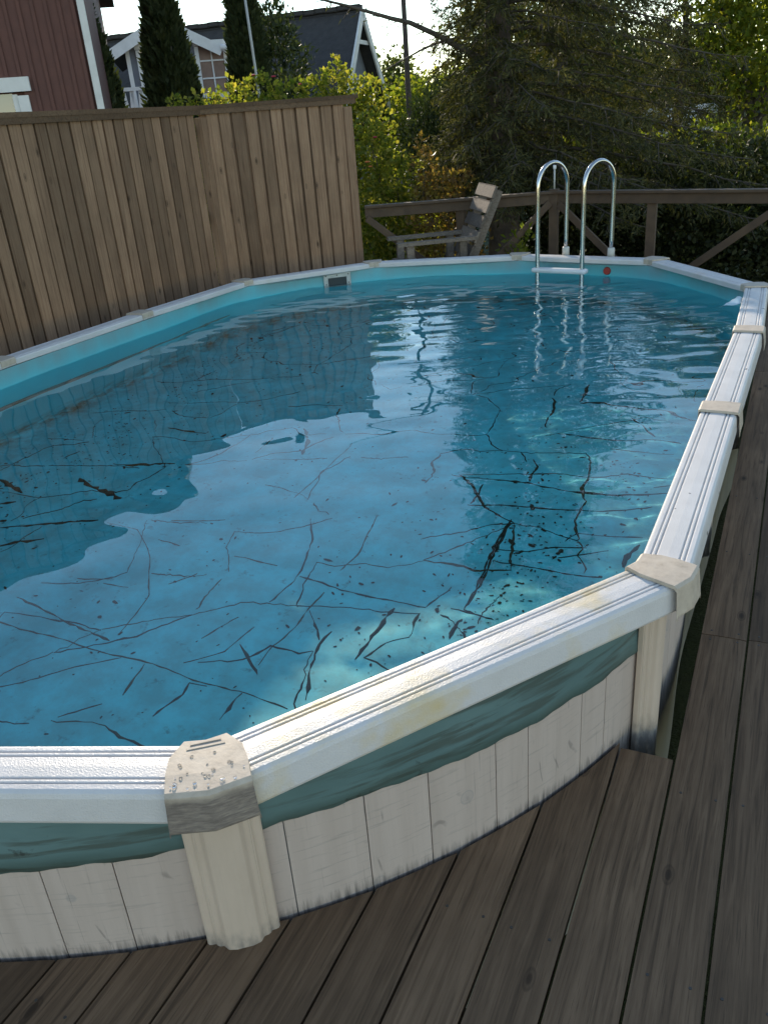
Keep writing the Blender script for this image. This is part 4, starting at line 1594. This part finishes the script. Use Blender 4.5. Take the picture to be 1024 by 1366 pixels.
def thuja(label, px, D, w, ztop, seed, group='columnar thujas by the houses'):
    b = gpt(px, D)
    root = thing('thuja_tree', label, 'thuja', b, group)
    H = ztop - GROUND
    n = 15000
    z = rng.random(n) ** 0.9 * H
    a = rng.uniform(0, 2 * np.pi, n)
    t = z / H
    prof = w * np.clip((1 - t ** 3.2), 0.04, 1) * (0.86 + 0.14 * np.minimum(1, t * 6)) * (1 + 0.10 * np.sin(5 * a + 9 * t + seed) + 0.07 * np.sin(11 * a - 17 * t))
    r = prof * (0.72 + 0.28 * np.sqrt(rng.random(n)))
    P = np.stack([r * np.cos(a), r * np.sin(a), z], 1)
    A = np.stack([np.cos(a) * 0.5, np.sin(a) * 0.5, np.full(n, 1.0)], 1) + rng.normal(0, 0.35, (n, 3))
    V, F = leaf_quads(P, A, rng.uniform(0.10, 0.20, n), 0.42)
    link('crown', np_mesh('crown', V, F), L_THUJA, root)
    tube('trunk', [(0, 0, -.05), (0, 0, H * 0.5), (0, 0, H * 0.93)], [0.12, 0.08, 0.02], M_BARK, root, 8)
    # short side limbs fill the column
    ch = []
    rnd = random.Random(seed)
    for k in range(60):
        zz = H * (0.04 + 0.88 * k / 60)
        aa = k * 2.4
        rr2 = w * 0.8 * (1 - (zz / H) ** 3.2)
        ch.append(([(0, 0, zz), (rr2 * .6 * math.cos(aa), rr2 * .6 * math.sin(aa), zz + .2), (rr2 * math.cos(aa), rr2 * math.sin(aa), zz + .6)], [.03, .02, .008]))
    tubes('limb', ch, M_TWIG, root, 5)
thuja('slim dark thuja column in front of the grey house balcony', 236, 17.0, 0.52, 4.7, 1)
thuja('slim dark thuja column with a bare pole beside it in front of the grey roof', 340, 17.0, 0.40, 4.75, 2)
thuja('dark thuja tapering beside the red house corner board', 128, 16.0, 0.50, 4.4, 5)
# low conifer next to the second thuja
c = atd(377, 95, 17.5)
shrub('low_conifer', 'low ragged conifer bush beside the thuja below the grey roof', 'bush', gpt(377, 17.5), [((c.x, c.y, c.z), (0.5, 0.5, 0.8)), ((c.x, c.y, c.z - 1.4), (0.6, 0.6, 1.2)), ((c.x - .1, c.y, c.z + .7), (0.25, 0.3, 0.5))], 6000, 0.12, L_YEW, ratio=0.35, up=0.6)


def leafy_tree(label, px, D, blobs, n, size, lm, name='leafy_tree', group=None, trunk_r=0.14, shell=0.35):
    b = gpt(px, D)
    root = thing(name, label, 'tree', b, group)
    rel = [((atd(x, y, d) - b), r) for (x, y, d, r) in blobs]
    V, F = bush_leaves([(tuple(c), r) for c, r in rel], n, size, 0.65, 0.0, shell)
    V[:, 2] = np.maximum(V[:, 2], 0.05)
    link('crown', np_mesh('crown', V, F), lm, root)
    top = max(c.z for c, r in rel)
    rnd = random.Random(n)
    z1 = min(c.z - r[2] * 0.8 for c, r in rel)
    z1 = max(0.6, z1)
    tube('trunk', [(0, 0, -.05), (0.02, 0, z1 * 0.6), (0, 0.02, z1)], [trunk_r, trunk_r * .85, trunk_r * .7], M_BARK, root, 10)
    tubes('limb', stems((0, 0, z1 * 0.85), [c for c, r in rel], trunk_r * 0.55, rnd, 0.15), M_TWIG, root)
    return root


leafy_tree('backlit yellow green deciduous tree above the hedge beyond the spruce boughs', 1010, 17.0,
           [(1000, 20, 17, (0.75, 0.75, 0.6)), (965, 45, 17, (0.45, 0.5, 0.5)), (1035, 60, 16.8, (0.8, 0.8, 0.6)), (960, -30, 17.2, (0.7, 0.7, 0.6)), (1060, -40, 17, (1.1, 1.1, 0.9)), (985, 95, 17, (0.5, 0.5, 0.45)), (1040, 120, 17, (.8, .8, .5))],
           9000, 0.10, L_LIME)
# tree tops beyond the garden
far = [
    ('round sunlit tree beyond the utility pole', 575, 30, [(575, 150, 30, (1.6, 1.5, 1.2)), (548, 160, 30, (1.2, 1.2, 1.0)), (600, 140, 30, (1.1, 1.2, 1.2)), (580, 190, 30, (2, 1.6, 1.2))], L_LIME, 6000, 0.16),
    ('dull green tree beside the gable of the grey house', 524, 34, [(524, 130, 34, (1.0, 1.0, 1.3)), (520, 165, 34, (1.5, 1.3, 1.3)), (530, 105, 34, (.7, .7, .7))], L_FAR, 4500, 0.17),
    ('broad dark tree far behind the spruce trunk', 690, 33, [(690, 120, 33, (2.4, 2, 2)), (650, 150, 33, (2, 2, 1.6)), (735, 140, 33, (2.2, 2, 2)), (690, 60, 33, (1.9, 1.7, 1.6)), (660, 25, 33, (1.5, 1.5, 1.3)), (720, 15, 33, (1.8, 1.7, 1.5)), (690, 200, 33, (3, 2, 1.4))], L_FAR, 14000, 0.2),
    ('dark tree far behind the ladder', 800, 36, [(790, 120, 36, (2.4, 2, 1.7)), (830, 140, 36, (2.3, 2, 1.6)), (770, 60, 36, (1.8, 1.6, 1.5)), (770, 10, 36, (1.6, 1.6, 1.5)), (860, 80, 36, (1.3, 1.4, 1.2)), (810, 180, 36, (3, 2, 1.2))], L_FAR, 13000, 0.2),
    ('dark tree far behind the parked van', 900, 38, [(885, 105, 38, (2.2, 2, 1.5)), (930, 115, 38, (2.3, 2, 1.7)), (900, 160, 38, (3, 2, 1.2))], L_FAR, 8000, 0.2),
    ('tall dark tree far behind the yellow green tree', 1010, 38, [(990, 60, 38, (2.2, 2, 2)), (1040, 50, 38, (2.6, 2, 2.4)), (1010, 120, 38, (3.2, 2, 1.7)), (1080, 100, 38, (3, 2.4, 2.4))], L_FAR, 8000, 0.2),
]
for (lab, px, D, bl, lm, n, sz) in far:
    leafy_tree(lab, px, D, bl, n, sz, lm, 'distant_tree', 'trees beyond the gardens', 0.2)
# a far belt of woods closes the view
n = 26000
az = rng.uniform(-1.35, 0.55, n)
Dw = rng.uniform(75, 95, n)
zz = GROUND + np.abs(rng.random(n)) * (5.0 + 1.6 * np.sin(az * 23) + 1.1 * np.sin(az * 61 + 1))
P = np.stack([CAMP.x + Dw * np.sin(az), CAMP.y + Dw * np.cos(az), zz], 1)
V, F = leaf_quads(P, rng.normal(size=(n, 3)), rng.uniform(0.5, 1.1, n), 0.7)
wo = link('distant_woods', np_mesh('distant_woods', V, F), L_FAR)
tag(wo, 'low belt of far woods behind the houses', 'woods', kind='stuff')

# ================================================================== HOUSES
M_REDW = plain('dark red cladding', (0.140, 0.058, 0.044), (0.105, 0.044, 0.035), 0.75, 5, 0.2, 40)
M_TRIM = plain('white house trim', (0.72, 0.72, 0.70), (0.62, 0.62, 0.60), 0.5, 6, 0.05)
M_GREYW = plain('blue grey cladding', (0.17, 0.185, 0.21), (0.14, 0.152, 0.175), 0.75, 4, 0.1, 40)
M_ROOF = plain('dark roof tiles', (0.050, 0.046, 0.044), (0.032, 0.030, 0.029), 0.8, 6, 0.6, 9, bdist=0.05)
M_CURT = plain('warm interior', (0.30, 0.20, 0.15), (0.20, 0.13, 0.10), 0.8, 3, 0.0)
def mk_glass():
    t = NT('window glass')
    t.col((0.10, 0.14, 0.17)); t.rough(0.03)
    t.b.inputs['Specular IOR Level'].default_value = 1.0
    return t.m
M_GLASS = mk_glass()


def poly_prism(name, pts, thick, mat, parent):
    """flat polygon (list of Vector, parent space) given thickness along its normal"""
    n = (pts[1] - pts[0]).cross(pts[2] - pts[0]).normalized()
    V = [p for p in pts] + [p - n * thick for p in pts]
    k = len(pts)
    F = [tuple(range(k)), tuple(range(2 * k - 1, k - 1, -1))]
    for i in range(k): F.append((i, k + i, k + (i + 1) % k, (i + 1) % k))
    bm = bmesh.new()
    bv = [bm.verts.new(v) for v in V]
    for f in F: bm.faces.new([bv[i] for i in f])
    return link(name, bm_mesh(name, bm), mat, parent)


# ---- red house: wall facing the pool, corner board at its right end
rc = atd(124, 70, 13.0)
rh = thing('red_house', 'dark red timber house with white corner board and white framed window', 'house', (rc.x, rc.y, GROUND))
ru = (-RH * 0.97 + FH * -0.24).normalized()       # along the wall, to the left of the picture
rn = Vector((ru.y, -ru.x, 0))                      # outward, towards the pool
if rn.dot(FH) > 0: rn = -rn
WHH = 4.9
LW_, DW_ = 8.0, 6.0
def rp(u, v, w): return ru * u + UP * v + rn * w
k = 0
u = 0.14
while u < LW_:
    w = 0.165
    # leave the window opening free
    box('cladding_board', rp(u + w / 2, WHH / 2 if not (0.96 < u + w / 2 < 2.3) else 4.1, -0.012), (w - 0.006, 0.022, WHH if not (0.96 < u + w / 2 < 2.3) else 1.6), M_REDW, rh, 0.003, (ru, rn, UP))
    if 0.96 < u + w / 2 < 2.3:
        box('cladding_board', rp(u + w / 2, 0.95, -0.012), (w - 0.006, 0.022, 1.9), M_REDW, rh, 0.003, (ru, rn, UP))
    if k % 1 == 0:
        box('cover_strip', rp(u, WHH / 2 if not (0.9 < u < 2.35) else 4.1, 0.008), (0.045, 0.018, WHH if not (0.9 < u < 2.35) else 1.6), M_REDW, rh, 0.003, (ru, rn, UP))
    u += w
    k += 1
box('wall', rp(LW_ / 2, WHH / 2, -DW_ / 2 - 0.06), (LW_, DW_, WHH), M_REDW, rh, 0.0, (ru, rn, UP))
box('corner_board', rp(0.035, WHH / 2, 0.012), (0.085, 0.03, WHH), M_TRIM, rh, 0.004, (ru, rn, UP))
# window: opening from u 1.0 to 2.25
win = bpy.data.objects.new('window', None); COL.objects.link(win); win.parent = rh
def zat(px, py): return atd(px, py, 13.0).z - GROUND
ztw, zbw = 3.30, 1.95
for (c_, s_) in (((1.62, ztw - 0.02, 0.03), (1.50, 0.06, 0.16)), ((1.62, zbw + 0.0, 0.03), (1.45, 0.06, 0.12)), ((0.985, (ztw + zbw) / 2 - 0.04, 0.025), (0.13, 0.05, ztw - zbw - 0.23)), ((2.255, (ztw + zbw) / 2 - 0.04, 0.025), (0.13, 0.05, ztw - zbw - 0.23))):
    box('frame', rp(*c_), (s_[0], s_[1], s_[2]), M_TRIM, win, 0.004, (ru, rn, UP))
for uu in (1.09, 1.62, 2.15):
    box('sash_bar', rp(uu, (ztw + zbw) / 2 - 0.03, -0.012), (0.06, 0.04, ztw - zbw - 0.21), M_TRIM, win, 0.003, (ru, rn, UP))
box('pane', rp(1.355, (ztw + zbw) / 2 - 0.02, -0.028), (0.47, 0.012, ztw - zbw - 0.20), M_GLASS, win, 0.0, (ru, rn, UP))
box('pane', rp(1.885, (ztw + zbw) / 2 - 0.02, -0.028), (0.47, 0.012, ztw - zbw - 0.20), M_GLASS, win, 0.0, (ru, rn, UP))
# roof
poly_prism('roof', [rp(-0.25, WHH - 0.05, 0.35), rp(LW_ + .25, WHH - 0.05, 0.35), rp(LW_ + .25, WHH + 1.25, -DW_ / 2), rp(-0.25, WHH + 1.25, -DW_ / 2)], 0.12, M_ROOF, rh)
poly_prism('roof', [rp(-0.25, WHH + 1.25, -DW_ / 2 - .002), rp(LW_ + .25, WHH + 1.25, -DW_ / 2 - .002), rp(LW_ + .25, WHH - 0.05, -DW_ - 0.35), rp(-0.25, WHH - 0.05, -DW_ - 0.35)], 0.12, M_ROOF, rh)
poly_prism('gable', [rp(0, WHH + .002, 0), rp(0, WHH + .002, -DW_), rp(0, WHH + 1.15, -DW_ / 2)], 0.08, M_REDW, rh)

# ---- grey house with a steep gable and a balcony gable
ap = atd(466, 12, 28.0)
gh = thing('grey_house', 'blue grey house with dark steep roof, white bargeboards and a white balcony', 'house', (ap.x, ap.y, GROUND))
gr_ = (-RH * 0.95 + FH * 0.31).normalized()       # ridge direction, away from the right gable
gg = (RH * 0.31 + FH * 0.95).normalized()         # across the house, near to far
AZ = ap.z - GROUND
def gp(r, g, z): return gr_ * r + gg * g + UP * z
HW, DROP, HL = 3.3, 3.75, 9.5
EV = AZ - DROP
for sg in (-1, 1):
    pts = [gp(-0.35, 0, AZ), gp(HL, 0, AZ), gp(HL, sg * (HW + .35), EV - .4), gp(-0.35, sg * (HW + .35), EV - .4)]
    if sg > 0: pts = pts[::-1]
    poly_prism('roof', pts, 0.14, M_ROOF, gh)
    # bargeboards of the right gable
    beam('bargeboard', gp(-0.39, 0, AZ - 0.10), gp(-0.39, sg * (HW + .38), EV - .53), 0.05, 0.24, M_TRIM, gh, 0.004, up=gg * sg * 0.75 + UP)
box('wall', gp(HL / 2, 0, EV / 2 - .1), (HL, 2 * HW, EV - .2), M_GREYW, gh, 0.0, (gr_, gg, UP))
poly_prism('gable', [gp(0, -HW, EV - .2), gp(0, HW, EV - .2), gp(0, 0, AZ - 0.16)], 0.1, M_GREYW, gh)
beam('collar_tie', gp(-0.30, -0.62, AZ - 0.86), gp(-0.30, 0.62, AZ - 0.86), 0.06, 0.10, M_TRIM, gh)
gw = bpy.data.objects.new('window', None); COL.objects.link(gw); gw.parent = gh
box('pane', gp(-0.035, 0, AZ - 2.35), (0.03, 0.8, 0.9), M_GLASS, gw, 0.0, (gr_, gg, UP))
for (c_, s_) in (((-0.05, 0, AZ - 1.86), (0.07, 1.05, 0.14)), ((-0.05, -0.45, AZ - 2.36), (0.07, 0.12, 0.86)), ((-0.05, 0.45, AZ - 2.36), (0.07, 0.12, 0.86)), ((-0.05, 0, AZ - 2.86), (0.07, 1.0, 0.12))):
    box('frame', gp(*c_), s_, M_TRIM, gw, 0.003, (gr_, gg, UP))
tube('downpipe', [gp(-0.08, HW * 0.18, 0.0), gp(-0.08, HW * 0.18, EV + .3)], 0.045, M_TRIM, gh, 8)
# ridge tiles
nrt = 28
for k in range(nrt):
    a = -0.35 + (HL + .35) * k / nrt
    box('ridge_tile', gp(a + (HL + .35) / nrt / 2, 0, AZ + 0.035 + 0.012 * (k % 2)), ((HL + .3) / nrt, 0.24, 0.09), M_ROOF, gh, 0.02, (gr_, gg, UP))
# balcony gable on the near side
D2 = 24.6
A2 = atd(224, 24, D2)
cl = atd(150, 76, D2) - gh.location
cr_ = atd(287, 57, D2) - gh.location
ca = A2 - gh.location
hu = Vector((cr_.x - cl.x, cr_.y - cl.y, 0)); wid = hu.length; hu.normalize()
hn = Vector((hu.y, -hu.x, 0))
if hn.dot(FH) > 0: hn = -hn
mid = Vector(((cl.x + cr_.x) / 2, (cl.y + cr_.y) / 2, 0))
ez = (cl.z + cr_.z) / 2
az_ = ca.z
hwid = wid / 2
def dp(u, w, z): return mid + hu * u - hn * (-w) + UP * (z - 0)
dl = 5.0
for sg in (-1, 1):
    pts = [dp(0, 0.3, az_), dp(0, -dl, az_), dp(sg * (hwid + .1), -dl, ez), dp(sg * (hwid + .1), 0.3, ez)]
    if sg < 0: pts = pts[::-1]
    poly_prism('dormer_roof', pts[::-1], 0.12, M_ROOF, gh)
    beam('bargeboard', dp(0, 0.34, az_ - 0.10), dp(sg * (hwid + .12), 0.34, ez - .12), 0.05, 0.24, M_TRIM, gh, 0.004, up=hu * sg * 0.6 + UP)
hb_ = hwid - 0.35
box('dormer_wall', dp(0, -dl / 2, ez / 2), (2 * hb_, dl, ez), M_GREYW, gh, 0.0, (hu, hn, UP))
poly_prism('dormer_gable', [dp(-hb_, 0, ez), dp(hb_, 0, ez), dp(0, 0, az_ - 0.12)], 0.1, M_GREYW, gh)
for uc in (-0.30, 1.15):
    w_ = bpy.data.objects.new('window', None); COL.objects.link(w_); w_.parent = gh
    zc = ez - 0.50
    box('pane', dp(uc, 0.015, zc), (0.62, 0.03, 1.1), M_CURT, w_, 0.0, (hu, hn, UP))
    for (du, dz, su, sz_) in ((-0.36, 0, 0.10, 1.06), (0.36, 0, 0.10, 1.06), (0, 0.60, 0.86, 0.12), (0, -0.60, 0.86, 0.12)):
        box('frame', dp(uc + du, 0.045, zc + dz), (su, 0.05, sz_), M_TRIM, w_, 0.003, (hu, hn, UP))
    box('muntin', dp(uc, 0.04, zc), (0.035, 0.03, 1.06), M_TRIM, w_, 0.0, (hu, hn, UP))
    for dz in (-0.2, 0.2): box('muntin', dp(uc, 0.043, zc + dz), (0.6, 0.03, 0.035), M_TRIM, w_, 0.0, (hu, hn, UP))
    box('corner_board', dp(uc - 0.62, 0.02, zc), (0.10, 0.035, 1.5), M_TRIM, gh, 0.0, (hu, hn, UP))
bal = bpy.data.objects.new('balcony', None); COL.objects.link(bal); bal.parent = gh
zb_ = ez - 1.85
u0, u1 = -hwid + 0.15, 0.2
box('floor_slab', dp((u0 + u1) / 2, 0.55, zb_), (u1 - u0, 1.1, 0.14), M_TRIM, bal, 0.0, (hu, hn, UP))
box('hand_rail', dp((u0 + u1) / 2, 1.06, zb_ + 0.98), (u1 - u0, 0.07, 0.08), M_TRIM, bal, 0.0, (hu, hn, UP))
nk = 13
for k in range(nk):
    uu = u0 + (u1 - u0) * (k + 0.5) / nk
    s_ = 0.05 if k % 2 else -0.05
    beam('baluster', dp(uu - s_, 1.06, zb_ + 0.1), dp(uu + s_, 1.06, zb_ + 0.95), 0.03, 0.085, M_TRIM, bal, 0.0, up=hu)
tube('gutter', [dp(hwid + .1, 0.4, ez - .05), dp(hwid + 1.0, 0.1, ez - .08)], 0.07, M_TRIM, gh, 8)
tube('downpipe', [dp(hwid + .8, 0.12, ez - .1), dp(hwid + 0.1, 0.12, ez - 1.2), dp(hwid + .05, 0.12, ez - 2.4), dp(hwid + .05, .12, -ez * 0 + .2)], 0.045, M_TRIM, gh, 8)

# ================================================================== UTILITY POLE, PICKET FENCE, VAN
pb = gpt(546, 20.0)
pole = thing('utility_pole', 'thin brown wooden pole standing between the gable and the spruce', 'pole', pb)
top = 6.3
tube('shaft', [(0, 0, -.05), (0, 0, top * .5), (0, 0, top)], [0.075, 0.06, 0.045], M_BARK, pole, 10)
box('crossarm', (0, 0, top - .3), (0.9, 0.07, 0.09), M_BARK, pole, 0.004)
pb = gpt(352, 16.2)
p2 = thing('bare_pole', 'thin pale pole leaning in front of the thuja column', 'pole', pb)
tube('shaft', [(0, 0, -.05), (-0.05, 0, 3), (-.12, 0, 5.2)], [0.03, 0.025, 0.02], M_SKIM, p2, 8)
M_PICK = plain('grey pickets', (0.20, 0.19, 0.185), (0.14, 0.135, 0.13), 0.8, 4, 0.1)
pa = gpt(500, 22.0)
pf = thing('picket_fence', 'weathered grey picket fence below the distant trees', 'picket fence', pa)
for k in range(14):
    p = RH * (0.11 * k)
    box('picket', p + UP * (0.62 + 0.02 * math.sin(k * 2.1)), (0.08, 0.022, 1.25), M_PICK, pf, 0.004, (RH, FH, UP))
for zz in (0.25, 0.95): box('cross_rail', RH * 0.72 + FH * 0.03 + UP * zz, (1.6, 0.035, 0.08), M_PICK, pf, 0.003, (RH, FH, UP))

vb = gpt(880, 36.0)
van = thing('parked_van', 'white van with red tail lamps parked behind the lime bushes', 'van', vb)
M_VAN = plain('white van paint', (0.62, 0.64, 0.66), (0.56, 0.58, 0.60), 0.25, 3, 0.0)
M_TYRE = plain('tyre rubber', (0.03, 0.03, 0.03), (0.02, 0.02, 0.02), 0.8, 9, 0.1)
vx = (RH * 0.93 + FH * 0.37).normalized()
vy = Vector((-vx.y, vx.x, 0))
sidep = [(-2.2, 0.35), (2.0, 0.35), (2.0, 2.05), (1.85, 2.15), (-0.9, 2.15), (-1.5, 1.45), (-2.2, 1.2)]
bm = bmesh.new()
vs0 = [bm.verts.new(vx * a - vy * 0.85 + UP * b) for a, b in sidep]
vs1 = [bm.verts.new(vx * a + vy * 0.85 + UP * b) for a, b in sidep]
bm.faces.new(vs0); bm.faces.new(vs1[::-1])
for i in range(len(sidep)):
    j = (i + 1) % len(sidep)
    bm.faces.new([vs0[i], vs1[i], vs1[j], vs0[j]])
bmesh.ops.bevel(bm, geom=list(bm.edges), offset=0.05, segments=2, affect='EDGES')
link('body', bm_mesh('body', bm, True), M_VAN, van)
for a in (-1.45, 1.25):
    for sg in (-1, 1):
        c = vx * a + vy * (0.80 * sg) + UP * 0.34
        tube('wheel', [c - vy * 0.1, c + vy * 0.1], 0.34, M_TYRE, van, 18)
for sg in (-1, 1):
    box('tail_lamp', vx * 2.0 + vy * (0.76 * sg) + UP * 1.35, (0.06, 0.14, 0.5), M_RED, van, 0.01, (vx, vy, UP))
    box('side_window', vx * -0.75 + vy * (0.856 * sg) + UP * 1.72, (0.8, 0.02, 0.45), M_GLASS, van, 0.0, (vx, vy, UP))
